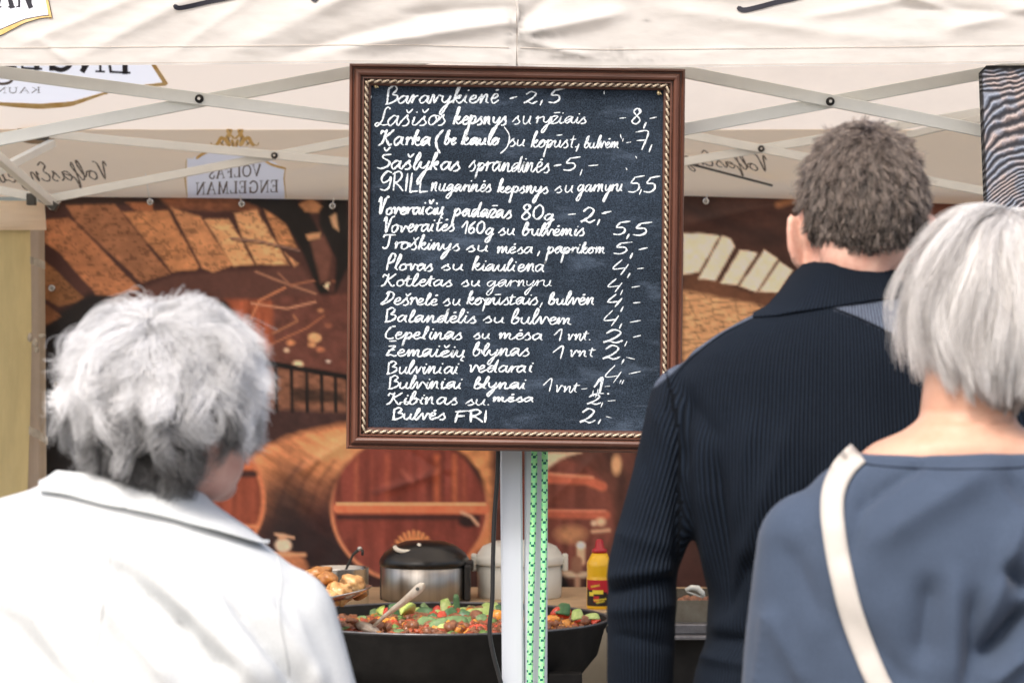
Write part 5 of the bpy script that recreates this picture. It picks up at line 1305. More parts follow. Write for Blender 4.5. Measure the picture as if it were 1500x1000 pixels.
EX = [(610, 899, 16, 12, 'leek_l', (60, 0, 20), 'pale leek slice just behind the bright green lime wedge'), (585, 898, 14, 12, 'leek_m', (55, 0, -20), 'grey green leek leaf between the two lime wedges at the back'), (633, 914, 12, 10, 'leek_d', (55, 0, 30), 'dark leek scrap at the right end of the lime wedge'),
      (650, 926, 16, 9, 'leek_l', (45, 0, 0), 'pale leek sliver at the front rim below the broad leaf'), (706, 917, 16, 12, 'leek_m', (50, 0, 10), 'grey green leek leaf at the front right beside the cable'), (688, 899, 14, 13, 'leek_l', (65, 0, -10), 'pale leek slice behind the largest leek slice'),
      (548, 901, 12, 12, 'leek_m', (55, 0, 20), 'grey green leek leaf behind the spoon bowl'), (529, 915, 13, 10, 'leek_m', (50, 0, 0), 'grey green leek leaf left of the spoon'), (846, 899, 14, 11, 'leek_l', (55, 0, 10), 'pale leek slice right of the red tomato piece'),
      (674, 904, 14, 9, 'pep_r', (50, 0, 0), 'red pepper piece below the tall dark leek leaf'), (605, 921, 16, 9, 'pep_r', (40, 0, 10), 'red pepper piece at the front rim below the lime wedge'), (660, 900, 10, 12, 'pep_r', (60, 0, 0), 'red pepper bit among the pale leek pieces at the back'),
      (518, 924, 14, 8, 'pep_r', (40, 0, 0), 'red pepper piece at the front left of the stew'), (722, 903, 13, 10, 'pep_r', (50, 0, 0), 'red pepper piece behind the orange chunk by the white pole'), (575, 921, 13, 8, 'pep_r', (40, 0, 0), 'red pepper piece under the upright dark leek leaf')]
for px, py, w, h, m, rot, lb in EX:
    pz = m == 'pep_r'; place('pepper_piece' if pz else 'leek_piece', sheet(w * PXM, h * PXM, random.uniform(.6, 1.3), .004 if pz else .0016), M[m], px, py, rot, lb, 'pepper' if pz else 'leek', 'red pepper strips on the stew' if pz else GL)
place('tomato_slice', chunk(.018, .009, .013, .05), M['pep_r'], 822, 900, (20, 10, 10), 'thick red tomato piece on the stew right of the pole and rope', 'tomato')
place('lime_wedge', wedge(.015, .022), M['lime'], 563, 904, (0, 150, 80), 'pale lime wedge beside the spoon in the pan', 'lime')
place('lime_wedge', wedge(.018, .020), M['lime'], 597, 913, (0, 180, 70), 'bright green lime wedge right of the dark leek leaf', 'lime', lift=.020)
MEAT_L = ['large dark meat chunk just left of the cable', 'meat chunk at the back left of the cable', 'meat chunk at the back beside the cable', 'meat chunk in the middle below the tallest leek leaf', 'meat chunk at the far left edge of the stew', 'meat chunk at the front left under the spoon', 'meat chunk at the front below the lime wedge', 'small meat chunk at the front between grey green leek leaves', 'meat chunk at the front rim under the broad leek leaf', 'meat chunk beside the bowl of the spoon', 'meat chunk behind the upright dark leek leaf', 'meat chunk right of the rope behind the rim', 'meat chunk near the right edge of the pan', 'meat chunk right of the rope at the front', 'small meat chunk left of the spoon bowl', 'meat chunk between the red pepper strips', 'meat chunk under the largest leek slice', 'meat chunk behind the lime wedge']
for (px, py, w), lb in zip(((698, 914, 17), (690, 895, 12), (702, 894, 12), (669, 914, 11), (504, 922, 14), (528, 927, 16), (605, 927, 14), (629, 922, 10), (660, 926, 14), (551, 925, 18), (590, 903, 12), (840, 908, 13), (857, 908, 11), (832, 913, 12), (516, 918, 12), (645, 918, 10), (710, 901, 12), (600, 899, 12)), MEAT_L):
    place('meat_chunk', chunk(w * PXM / 2, w * PXM / 2.2, w * PXM / 2.5, .16), FM[0], px, py, (random.uniform(0, 60), 0, random.uniform(0, 180)), lb, 'meat', 'brown meat chunks in the stew')

M['spoon'] = mat('pale_worn_metal', (.74, .71, .64), .32, .5, metal=.25, c2=(.50, .40, .30), vscale=45)
tsp = thing('serving_spoon', P(545, 918, 6.0), 'long metal serving spoon with a hole in its handle, standing in the stew', 'spoon')
mb = MB(); L_ = [((548, 916), 6.02, 5), ((560, 905), 6.0, 6), ((575, 893), 5.98, 8), ((590, 882), 5.96, 10), ((603, 871), 5.94, 12), ((613, 862), 5.93, 13.5), ((619, 857), 5.925, 11), ((622, 855), 5.92, 5)]
vs = []
for (x, y), D, w in L_:
    dx, dy = .64, .77
    for s, dep in ((-1, 0), (0, -.0025), (1, 0), (1, .003), (-1, .003)): vs.append(P(x + s * dx * w / 2, y + s * dy * w / 2, D + dep))
fs = [(i * 5 + j, i * 5 + (j + 1) % 5, (i + 1) * 5 + (j + 1) % 5, (i + 1) * 5 + j) for i in range(len(L_) - 1) for j in range(5)] + [(4, 3, 2, 1, 0), tuple(35 + j for j in range(5))]
mb.add(vs, fs); hd = mb.build('handle', M['spoon'], tsp, True, bevel=.0008)
mb = MB(); mb.tube([P(611.5, 862, 5.9235), P(611.5, 862, 5.9225)], .0038, 14); mb.build('hole', M['dark_metal'], hd)
mb = MB(); mb.ellipsoid(P(540, 921, 6.03), (.030, .03, .012), 16, 10, Matrix.Rotation(R(25), 3, 'Y')); mb.build('bowl', M['spoon'], tsp, True)

# ------------------------------------------------------------------ plate of pastries
tpl = thing('plate', P(458, 895, 6.0), 'round steel platter beside the pan holding golden pastries', 'plate')
c0 = Vector(P(458, 882, 6.0)); rot = Matrix.Rotation(R(-9), 3, 'Y')
mb = MB(); mb.lathe([(.01, -.006), (.075, -.006), (.10, .0), (.128, .012), (.130, .0145), (.127, .016), (.10, .006), (.07, 0), (.01, 0)], (0, 0, 0), 64)
mb.v = [tuple(rot @ Vector(v) + c0) for v in mb.v]; mb.build('dish', M['steel'], tpl, True)
tbx = thing('warming_box', (c0.x - .02, c0.y, 0), 'dark box under the steel platter, half hidden by the woman in white', 'box')
mb = MB(); mb.box((c0.x - .03, c0.y, (c0.z - .01) / 2), (.14, .14, c0.z - .012)); mb.build('casing', M['dark_metal'], tbx, bevel=.004)
mb = MB(); mb.box((c0.x - .03, c0.y, .0), (.17, .17, .02)); mb.build('base', M['dark_metal'], tbx, bevel=.004)
M['pastry'] = mat('golden_baked_crust', (.34, .13, .028), .42, .5, c2=(.70, .44, .19), vscale=55, bump=.0025, bscale=60, coat=.15)
M['pastry_b'] = mat('browned_crust', (.22, .07, .014), .38, .5, c2=(.50, .24, .07), vscale=50, bump=.002, bscale=60, coat=.2)
for px, py, D, r, m, rt, lb in ((464, 842, 6.02, (.030, .024, .017), 'pastry_b', -12, 'golden pastry topmost on the left of the platter'), (480, 848, 5.99, (.020, .020, .014), 'pastry_b', 10, 'brown topped pastry near the top of the heap on the platter'),
                                (497, 868, 5.96, (.030, .026, .022), 'pastry', 5, 'large pale folded pastry at the front of the platter'), (518, 855, 6.03, (.024, .024, .018), 'pastry', 25, 'knobbly golden pastry at the back right of the platter'),
                                (478, 880, 5.93, (.024, .022, .020), 'pastry', -10, 'cream and gold pastry low at the front of the platter'), (455, 868, 5.96, (.030, .024, .026), 'pastry_b', 60, 'dark golden pastry beside the white jacket sleeve'),
                                (524, 868, 6.05, (.018, .02, .014), 'pastry_b', 0, 'small golden pastry at the right edge of the platter')):
    mb = MB(); mb.ellipsoid((0, 0, 0), [x_ * 1.12 for x_ in r], 44, 30); sd = px * .13; o = []
    for v in mb.v:
        q_ = Vector(v); k = 1 + .26 * (float(fbm(np.array(q_.x * 55 + sd), np.array(q_.z * 55 + q_.y * 40 + sd), 7, 3)) - .5) * 2 + .05 * math.sin(q_.x * 220 + sd + 3 * math.sin(q_.z * 120)); o.append(tuple(Matrix.Rotation(R(rt), 3, 'Y') @ (q_ * k) + Vector(P(px, py, D))))
    mb.v = o; p_ = mb.build('pastry', M[m], None, True); tag(p_, lb, 'pastry', 'pastries on the steel platter')

# ------------------------------------------------------------------ pot, cooker, canister, bottles
ZT = .870
tpo = thing('cooking_pot', (P(498, 0, 6.75)[0], 6.75, ZT), 'steel pot with a ladle in it behind the pastries', 'pot')
ph_ = P(0, 832, 6.75)[2] - ZT
mb = MB(); mb.lathe([(.01, 0), (.066, 0), (.068, .004), (.068, ph_), (.070, ph_ + .003), (.066, ph_ + .002), (.065, .01), (.01, .008)], (P(498, 0, 6.75)[0], 6.75, ZT), 48); mb.build('pot_body', M['steel'], tpo, True)
tla = thing('ladle', P(508, 860, 6.75), 'thin dark ladle standing in the steel pot', 'ladle')
mb = MB(); mb.tube([P(500, 862, 6.75), P(506, 835, 6.74), P(517, 812, 6.73), P(527, 803, 6.72), P(531, 806, 6.72), P(531, 813, 6.72)], [.003, .003, .003, .0045, .004, .003], 8); mb.build('handle', M['dark_metal'], tla, True)
mb = MB(); mb.ellipsoid(P(527, 803, 6.718), (.006, .004, .005), 10, 8); mb.build('tip', M['dull_steel'], tla, True)

cx = P(622, 0, 6.95)[0]; cy = 6.95; rc = .106
M['cooker_steel'] = mat('cooker_brushed_steel', (.40, .38, .35), .36, .5, metal=1.0, var=.25, vscale=40, stretch=(1, 1, .02))
trc = thing('rice_cooker', (cx, cy, ZT), 'steel electric cooker with a shiny black domed lid behind the pan', 'cooker')
hb = P(0, 829, 6.95)[2] - ZT; ht = P(0, 791, 6.95)[2] - ZT
mb = MB(); mb.lathe([(.01, 0), (rc * .96, 0), (rc, .006), (rc, hb), (rc * .98, hb + .002), (.01, hb + .002)], (cx, cy, ZT), 64); mb.build('body', M['cooker_steel'], trc, True)
M['gloss_black'] = mat('glossy_black_plastic', (.008, .008, .008), .30, .5, coat=.1)
mb = MB(); mb.lathe([(.01, hb + .001), (rc * 1.02, hb + .001), (rc * 1.045, hb + .008), (rc * 1.03, hb + .018), (rc * .93, hb + .034), (rc * .72, ht - .012), (rc * .45, ht - .002), (.01, ht)], (cx, cy, ZT), 64)
ld = mb.build('lid', M['gloss_black'], trc, True)
mb = MB(); pts = [Vector((cx - .040 + .030 * math.cos(a), cy - .062 + .012 * math.sin(a), ZT + hb + .052 + .011 * math.sin(a))) for a in np.linspace(math.pi * 1.0, math.pi * 2.15, 14)]
mb.tube(pts, .0056, 8); mb.build('vent_ring', mat('cream_plastic', (.8, .76, .66), .4), ld, True)
mb = MB(); mb.box((cx + rc * .97, cy - .02, ZT + hb + .004), (.035, .04, .026)); mb.build('hinge', M['black_plastic'], trc, bevel=.005)
mb = MB(); mb.box((cx + rc * .99, cy - .03, ZT + .045), (.016, .05, .09)); mb.build('side_handle', M['black_plastic'], trc, bevel=.006)
mb = MB(); mb.box((cx - rc * .99, cy + .01, ZT + .045), (.008, .03, .09)); mb.build('side_handle', M['black_plastic'], trc, bevel=.003)

cx = P(761, 0, 7.02)[0]; cy = 7.02; rc = .106
M['white_pl'] = mat('off_white_plastic', (.66, .67, .62), .35, .5, var=.03, vscale=20)
tcn = thing('plastic_canister', (cx, cy, ZT), 'round off white plastic canister with a domed lid behind the white poles', 'canister')
h1 = P(0, 826, 7.02)[2] - ZT; h2 = P(0, 791, 7.02)[2] - ZT
mb = MB(); mb.lathe([(.01, 0), (rc * .95, 0), (rc * .97, .004), (rc, h1), (.01, h1)], (cx, cy, ZT), 64); mb.build('body', M['white_pl'], tcn, True)
mb = MB(); mb.lathe([(.01, h1 + .001), (rc * 1.04, h1 + .001), (rc * 1.05, h1 + .004), (rc * 1.05, h1 + .018), (rc * 1.0, h1 + .022), (rc * .96, h1 + .030), (rc * .86, h2 - .014), (rc * .6, h2 - .003), (.01, h2)], (cx, cy, ZT), 64); mb.build('lid', M['white_pl'], tcn, True)
for s in (-1, 1):
    mb = MB(); mb.box((cx + s * rc * 1.06, cy - .01, ZT + h1 + .006), (.014, .04, .042)); mb.build('latch', M['white_pl'], tcn, bevel=.004)

def bottle(px, D, label, py_top, w, h_body, z0=ZT):
    cx = P(px, 0, D)[0]; r = w / 2
    t = thing('sauce_bottle', (cx, D, z0), label, 'bottle', 'yellow sauce bottles')
    mb = MB(); mb.lathe([(.004, 0), (r * .96, 0), (r, .004), (r, h_body * .56), (r * .97, h_body * .58), (r, h_body * .60), (r * .97, h_body * .64), (r, h_body * .66), (r * .97, h_body * .70), (r, h_body * .73), (r * .97, h_body * .82), (r * .55, h_body), (.004, h_body)], (cx, D, z0), 40); mb.build('body', M['mustard'], t, True)
    mb = MB(); mb.lathe([(.004, h_body - .002), (r * .60, h_body - .002), (r * .62, h_body + .006), (r * .36, h_body + .010), (r * .30, h_body + .026), (r * .20, h_body + .030), (.002, h_body + .031)], (cx, D, z0), 32); mb.build('cap', M['cap_red'], t, True)
    # label wrapped round the front
    n = 24; vs = []; fs = []; mi = []; A = np.linspace(-1.25, 1.25, n); rows = np.linspace(.06, .52, 14) * h_body
    for z in rows:
        for a in A: vs.append((cx + math.sin(a) * (r + .0006), D - math.cos(a) * (r + .0006), z0 + z))
    for i in range(len(rows) - 1):
        for j in range(n - 1):
            fs.append((i * n + j, i * n + j + 1, (i + 1) * n + j + 1, (i + 1) * n + j))
            u = (A[j] + 1.25) / 2.5; v = i / (len(rows) - 2)
            k = 0
            if v > .80: k = 1
            elif v > .58 - .25 * (u - .4): k = 1
            if .45 < v - .25 * u + .1 < .62 and .1 < u < .6: k = 2
            if abs(u - .38) < .09 and .15 < v < .40: k = 1
            mi.append(k)
    mb = MB(); mb.v = vs; mb.f = fs; mb.mi = mi
    lab = mb.build('label', [M['lab_black'], M['lab_red'], M['lab_yel']], t, True)
    def s_lab(x, y, off):
        a = x; rr = r + .0009 + off
        return (cx + math.sin(a) * rr, D - math.cos(a) * rr, z0 + y)
    mb = MB()
    for zz, a0, a1 in ((.40, -.75, .0), (.16, -.5, .55), (.12, -.3, .4)):
        line_ = [(a0 + (a1 - a0) * k / 22., (zz + .018 * math.sin(k * 2.3) + .03 * (k / 22.)) * h_body) for k in range(23)]
        vs = []
        for (x, y) in line_:
            vs += [s_lab(x, y + .0014, 0), s_lab(x, y - .0014, 0)]
        mb.add(vs, [(2 * k, 2 * k + 1, 2 * k + 3, 2 * k + 2) for k in range(22)])
    mb.build('label_print', M['lab_yel'], lab)
    return t
M['mustard'] = mat('yellow_plastic', (.85, .50, .015), .32, .5, coat=.2)
M['cap_red'] = mat('red_plastic', (.42, .008, .02), .3, .5, coat=.2)
M['lab_black'] = mat('label_black', (.02, .015, .015), .4); M['lab_red'] = mat('label_red', (.50, .02, .03), .4); M['lab_yel'] = mat('label_yellow', (.80, .66, .06), .4)
bottle(878, 6.72, 'yellow mustard bottle with red nozzle and black and red label, right of the canister', 778, .060, .133)
bottle(914, 6.80, 'second yellow sauce bottle, almost hidden behind the man in the navy sweater', 800, .060, .110)

# ------------------------------------------------------------------ second dish between the man's arm and back
td = thing('baking_tray', P(1040, 912, 6.2), 'deep grey metal tray seen between the arm and back of the man', 'tray')
M['grey_tray'] = mat('stained_grey_metal', (.16, .15, .12), .5, .5, metal=.3, c2=(.09, .07, .045), vscale=22)
xa, _, zt1 = P(960, 879, 6.2); xb, _, zt0 = P(1180, 915, 6.2)
mb = MB()
for a in ((xa, xb, 6.2, 6.203), (xa, xb, 6.5, 6.503), (xa, xa + .003, 6.203, 6.5), (xb - .003, xb, 6.203, 6.5)):
    mb.box(((a[0] + a[1]) / 2, (a[2] + a[3]) / 2, (zt1 + zt0) / 2), (a[1] - a[0], a[3] - a[2], zt1 - zt0))
mb.box(((xa + xb) / 2, 6.35, zt0 - .0015), (xb - xa, .3, .003)); mb.build('tray_wall', M['grey_tray'], td)
tg = thing('griddle', P(1040, 940, 6.2), 'grey edged cooking griddle under the deep tray right of the pan', 'griddle')
xa, xb = P(930, 0, 6.1)[0], P(1230, 0, 6.1)[0]
z1 = P(0, 913, 6.16)[2]
mb = MB(); mb.box(((xa + xb) / 2, 6.36, z1 - .011), (xb - xa, .42, .022)); mb.build('slab', M['iron_rim'], tg, bevel=.003)
mb = MB(); mb.box(((xa + xb) / 2, 6.34, z1 - .026), (xb - xa + .02, .46, .008)); mb.build('lip', M['iron_rim'], tg, bevel=.002)
mb = MB(); mb.box(((xa + xb) / 2, 6.38, (z1 - .03) / 2 + .28), (xb - xa - .02, .38, z1 - .03 - .56)); mb.build('casing', M['iron'], tg, bevel=.004)
for x in (xa + .03, xb - .03):
    for y in (6.22, 6.52):
        mb = MB(); mb.box((x, y, .28), (.03, .03, .56)); mb.build('leg', M['iron'], tg)
tl = thing('white_ladle', P(1020, 872, 6.3), 'small white plastic spoon resting on the edge of the grey tray', 'spoon')
mb = MB(); mb.tube([P(1004, 864, 6.3), P(1013, 860, 6.3), P(1022, 861, 6.3), P(1029, 868, 6.3), P(1031, 874, 6.3)], [.004, .006, .007, .006, .004], 10); mb.tube([P(1006, 866, 6.3), P(1030, 875, 6.3)], .002, 6); mb.build('spoon_body', M['white_pl'], tl, True)
mb = MB(); L_ = [(P(1000 + 6 * k, 882 - 3 * (k % 2), 6.36)) for k in range(9)]
for k, p in enumerate(L_): mb.ellipsoid(p, (.014, .014, .012), 10, 8)
o = mb.build('cooked_food', FM[0], None, True); tag(o, 'brown cooked food heaped in the grey tray by the man', 'food', kind='stuff')
# ------------------------------------------------------------------ people
def remesh(mb, voxel, it=6, fac=.5, sub=0):
    me = mb.mesh('tmp'); o = bpy.data.objects.new('tmp', me); COL.objects.link(o)
    m = o.modifiers.new('r', 'REMESH'); m.mode = 'VOXEL'; m.voxel_size = voxel
    s = o.modifiers.new('s', 'SMOOTH'); s.factor = fac; s.iterations = it
    dg = bpy.context.evaluated_depsgraph_get(); dg.update()
    me2 = bpy.data.meshes.new_from_object(o.evaluated_get(dg))
    bpy.data.objects.remove(o); bpy.data.meshes.remove(me)
    return me2
def arrays(me):
    n = len(me.vertices); co = np.empty(n * 3); me.vertices.foreach_get('co', co)
    no = np.empty(n * 3); me.vertex_normals.foreach_get('vector', no)
    return co.reshape(-1, 3), no.reshape(-1, 3)
def topx(co): return co[:, 0] / co[:, 1] * F + 750, 500 - (co[:, 2] - CAMZ) / co[:, 1] * F
def displace(me, fn):
    co, no = arrays(me); px, py = topx(co)
    back = np.clip(-no[:, 1] * 1.6 + .25, 0, 1)
    d = fn(px, py, co, no) * back
    me.vertices.foreach_set('co', (co + no * d[:, None]).ravel()); me.update()
def fattr(me, name, vals):
    a = me.attributes.new(name, 'FLOAT', 'POINT'); a.data.foreach_set('value', np.asarray(vals, np.float32))
def above(px, py, pts, soft=2.0):
    """1 above the polyline (smaller py), 0 below"""
    y = np.interp(px, [p[0] for p in pts], [p[1] for p in pts])
    return np.clip((y - py) / soft + .5, 0, 1)
def rings(S, D, lst, tilt=0, n=56, ex=2.4):
    out = []
    for py, cx, hw, hd, dy in lst:
        r = []
        for k in range(n):
            a = 2 * math.pi * k / n; c, s = math.cos(a), math.sin(a)
            x = math.copysign(abs(c) ** (2 / ex), c) * hw; y = math.copysign(abs(s) ** (2 / ex), s) * hd
            r.append(((cx + x - 750) / S, D + dy + y, CAMZ + (500 - (py + tilt * x)) / S))
        out.append(r)
    return out
def mk(S, D): return lambda px, py, dy=0.0: Vector(((px - 750) / S, D + dy, CAMZ + (500 - py) / S))

def hand(mb, w, side):
    """relaxed hand hanging from the wrist point w; side -1 left / +1 right; thumb forward (away from camera)"""
    mb.ellipsoid(w + Vector((0, .0, -.045)), (.017, .040, .052), 14, 10)
    for k, (dy, l) in enumerate(((.030, .072), (.010, .082), (-.010, .076), (-.028, .060))):
        b = w + Vector((0, dy, -.085)); mb.limb([b, b + Vector((-side * .006, .004, -l * .45)), b + Vector((-side * .018, .008, -l * .8)), b + Vector((-side * .030, .010, -l))], [.0095, .009, .008, .007], 10)
    b = w + Vector((0, .030, -.03)); mb.limb([b, b + Vector((-side * .01, .026, -.028)), b + Vector((-side * .02, .030, -.062))], [.011, .010, .008], 10)

def ear(mb, c, side, s=1.0, flare=40):
    rot = Matrix.Rotation(R(side * flare), 3, 'Z') @ Matrix.Rotation(R(side * 8), 3, 'Y')
    cc = Vector(c)
    mb.ellipsoid(cc, (.0055 * s, .017 * s, .031 * s), 14, 12, rot)
    pts = []
    for k in range(11):
        a = math.pi * (.15 + 1.25 * k / 10); pts.append(cc + rot @ Vector((.001 * side, -math.sin(a) * .0165 * s, math.cos(a) * .031 * s)))
    mb.limb(pts, [.0048 * s] * 11, 8)
    mb.ellipsoid(cc + rot @ Vector((0, .004 * s, -.030 * s)), (.005 * s, .009 * s, .010 * s), 10, 8, rot)
    mb.ellipsoid(cc + rot @ Vector((-side * .006, .012 * s, 0)), (.010 * s, .012 * s, .022 * s), 10, 8, rot)

def face(mb, c, yaw=0, s=1.0):
    """nose, brow, lips and chin on the far side of a head centred at c"""
    rot = Matrix.Rotation(R(yaw), 3, 'Z'); V = lambda x, y, z: Vector(c) + rot @ (Vector((x, y, z)) * s)
    mb.limb([V(0, .094, .005), V(0, .108, -.022), V(0, .112, -.034)], [.008 * s, .011 * s, .013 * s], 10)
    for q_ in (-1, 1):
        mb.ellipsoid(V(q_ * .030, .082, .010), (.020 * s, .010 * s, .009 * s), 12, 8, rot); mb.ellipsoid(V(q_ * .030, .083, -.006), (.012 * s, .010 * s, .007 * s), 12, 8, rot)
    mb.ellipsoid(V(0, .094, -.060), (.024 * s, .010 * s, .005 * s), 12, 8, rot); mb.ellipsoid(V(0, .093, -.069), (.021 * s, .010 * s, .006 * s), 12, 8, rot)
    mb.ellipsoid(V(0, .083, -.098), (.024 * s, .020 * s, .018 * s), 12, 8, rot)

def overlay(parent, base, m, name, top, bot, off, lip, axis=None):
    """a folded collar: a second layer of cloth lying on the garment, with a thick lower edge"""
    co_, no_ = arrays(base)
    bv = BVHTree.FromPolygons([tuple(v) for v in co_], [tuple(p.vertices) for p in base.polygons])
    x0, x1 = top[0][0], top[-1][0]; nc, nr = 150, 26; rows = []
    for r in range(nr + 1):
        row = []
        for c in range(nc):
            x = x0 + (x1 - x0) * c / (nc - 1); t = r / nr
            y = np.interp(x, [p[0] for p in top], [p[1] for p in top]) * (1 - t) + np.interp(x, [p[0] for p in bot], [p[1] for p in bot]) * t
            Dm = float(np.mean(co_[:, 1]))
            o_ = Vector((0, 0, CAMZ)); h, nn, _, _ = bv.ray_cast(o_, (Vector(P(x, y, Dm)) - o_).normalized())
            if h is None: h, nn, _, _ = bv.find_nearest(Vector(P(x, y, Dm)))
            row.append(h + nn * (off + lip * t ** 3 + .0008 * math.sin(x / 17. + t * 2)))
            if r == nr: row[-1] = row[-1]
        rows.append(row)
    rows.append([p + Vector((0, .5 * (off + lip), -.0012)) for p in rows[-1]]); rows.append([p + Vector((0, (off + lip), .003)) for p in rows[-1]])
    k = nc; vs_ = [v for r_ in rows for v in r_]
    mb_ = MB(); mb_.add(vs_, [(a * k + b, (a + 1) * k + b, (a + 1) * k + b + 1, a * k + b + 1) for a in range(len(rows) - 1) for b in range(k - 1)])
    me_ = mb_.mesh(name)
    if axis is not None:
        cc_, _n = arrays(me_); fattr(me_, 'rib', np.arctan2(cc_[:, 0] - axis, -(cc_[:, 1] - D1)) * .095); fattr(me_, 'patch', np.zeros(len(cc_)))
    return link(name, me_, m, parent, True)

def seam(parent, base, m, pts, r=.0011, name='seam'):
    """a stitched seam following the cloth"""
    co_, no_ = arrays(base); bv = BVHTree.FromPolygons([tuple(v) for v in co_], [tuple(p.vertices) for p in base.polygons]); Dm = float(np.mean(co_[:, 1])); out = []
    for x, y in smooth_line(pts, 10):
        o_ = Vector((0, 0, CAMZ)); h, nn, _, _ = bv.ray_cast(o_, (Vector(P(x, y, Dm)) - o_).normalized())
        if h is not None: out.append(h + nn * r * .25)
    if len(out) > 3:
        mb_ = MB(); mb_.tube(out, r, 6); mb_.build(name, m, parent, True)

# knitted, woven and skin materials
def cloth_mat(name, c, c2=None, rib=None, mask=None, rough=.85, sheen=.3, weave=900, wb=.0002, var=.08, vs=12):
    m = bpy.data.materials.new(name); m.use_nodes = True; nt = m.node_tree; N = nt.nodes; L = nt.links; b = N['Principled BSDF']
    b.inputs['Roughness'].default_value = rough; b.inputs['Specular IOR Level'].default_value = .15; b.inputs['Sheen Weight'].default_value = sheen; b.inputs['Sheen Roughness'].default_value = .5
    tc = N.new('ShaderNodeTexCoord')
    nz = N.new('ShaderNodeTexNoise'); nz.inputs['Scale'].default_value = vs; nz.inputs['Detail'].default_value = 5; L.new(tc.outputs['Object'], nz.inputs['Vector'])
    rp = N.new('ShaderNodeValToRGB'); rp.color_ramp.elements[0].position = .3; rp.color_ramp.elements[1].position = .7
    rp.color_ramp.elements[0].color = (*[x * (1 - var) for x in c], 1); rp.color_ramp.elements[1].color = (*[x * (1 + var) for x in c], 1); L.new(nz.outputs['Fac'], rp.inputs[0])
    colr = rp.outputs[0]
    def mix(f, a, bb, bt='MIX'):
        mm = N.new('ShaderNodeMix'); mm.data_type = 'RGBA'; mm.blend_type = bt
        for k, s in ((0, f), (6, a), (7, bb)):
            if isinstance(s, (float, int)): mm.inputs[k].default_value = s
            elif isinstance(s, tuple): mm.inputs[k].default_value = (*s, 1)
            else: L.new(s, mm.inputs[k])
        return mm.outputs[2]
    if mask:
        at = N.new('ShaderNodeAttribute'); at.attribute_name = mask; colr = mix(at.outputs['Fac'], colr, c2)
    n2 = N.new('ShaderNodeTexNoise'); n2.inputs['Scale'].default_value = weave; n2.inputs['Detail'].default_value = 2; L.new(tc.outputs['Object'], n2.inputs['Vector'])
    r2 = N.new('ShaderNodeValToRGB'); r2.color_ramp.elements[0].position = .3; r2.color_ramp.elements[1].position = .7; r2.color_ramp.elements[0].color = (.82, .82, .82, 1); r2.color_ramp.elements[1].color = (1.15, 1.15, 1.15, 1)
    L.new(n2.outputs['Fac'], r2.inputs[0]); colr = mix(1.0, colr, r2.outputs[0], 'MULTIPLY')
    h = n2.outputs['Fac']; dist = wb
    if rib:
        at = N.new('ShaderNodeAttribute'); at.attribute_name = 'rib'
        mt = N.new('ShaderNodeMath'); mt.operation = 'MULTIPLY'; mt.inputs[1].default_value = 2 * math.pi / rib; L.new(at.outputs['Fac'], mt.inputs[0])
        sn = N.new('ShaderNodeMath'); sn.operation = 'SINE'; L.new(mt.outputs[0], sn.inputs[0])
        ad = N.new('ShaderNodeMath'); ad.operation = 'MULTIPLY_ADD'; ad.inputs[1].default_value = .5; ad.inputs[2].default_value = .5; L.new(sn.outputs[0], ad.inputs[0])
        r3 = N.new('ShaderNodeValToRGB'); r3.color_ramp.elements[0].position = .15; r3.color_ramp.elements[1].position = .75; r3.color_ramp.elements[0].color = (.45, .45, .45, 1); r3.color_ramp.elements[1].color = (1.2, 1.2, 1.2, 1)
        L.new(ad.outputs[0], r3.inputs[0]); colr = mix(1.0, colr, r3.outputs[0], 'MULTIPLY')
        h = ad.outputs[0]; dist = .0022
    L.new(colr, b.inputs['Base Color'])
    bp = N.new('ShaderNodeBump'); bp.inputs['Distance'].default_value = dist; L.new(h, bp.inputs['Height']); L.new(bp.outputs[0], b.inputs['Normal'])
    return m
SK1 = mat('skin_man', (.50, .25, .19), .5, .4, c2=(.66, .42, .33), vscale=30, sss=.12, bump=.0003, bscale=300)
SK2 = mat('skin_woman_left', (.56, .29, .23), .5, .4, c2=(.68, .43, .36), vscale=30, sss=.12, bump=.0003, bscale=300)
SK3 = mat('skin_woman_right', (.52, .28, .19), .5, .4, c2=(.62, .38, .28), vscale=12, sss=.12, bump=.0003, bscale=300)
TR = cloth_mat('dark_trousers', (.03, .035, .05)); TR2 = cloth_mat('grey_trousers', (.10, .10, .11)); TR3 = cloth_mat('navy_trousers', (.03, .04, .07))
SHOE = mat('dark_leather', (.03, .022, .018), .45, .5)

def lower_body(t, S, D, cx_px, hipz, hw, mt, body):
    """trousers and shoes, and the legs inside them (added to the body blocks)"""
    X = (cx_px - 750) / S; g = MB()
    g.ellipsoid((X, D + .01, hipz), (hw, .125, .14), 28, 18)
    for s in (-1, 1):
        hip = Vector((X + s * hw * .48, D + .01, hipz - .03)); kn = Vector((X + s * .10, D + .015, hipz * .53)); an = Vector((X + s * .11, D, .10))
        g.limb([hip, kn, an], [.095, .070, .062], 20)
        body.limb([hip, kn, an, Vector((X + s * .11, D + .01, .05))], [.075, .052, .036, .034], 14)
    me = remesh(g, .012, 4); link('trousers', me, mt, t, True)
    for s in (-1, 1):
        g = MB(); g.ellipsoid((X + s * .11, D + .055, .045), (.045, .13, .045), 20, 12); g.ellipsoid((X + s * .11, D - .02, .055), (.038, .055, .05), 16, 10)
        g.v = [(v[0], v[1], max(v[2], .002)) for v in g.v]
        g.build('shoe', SHOE, t, True)

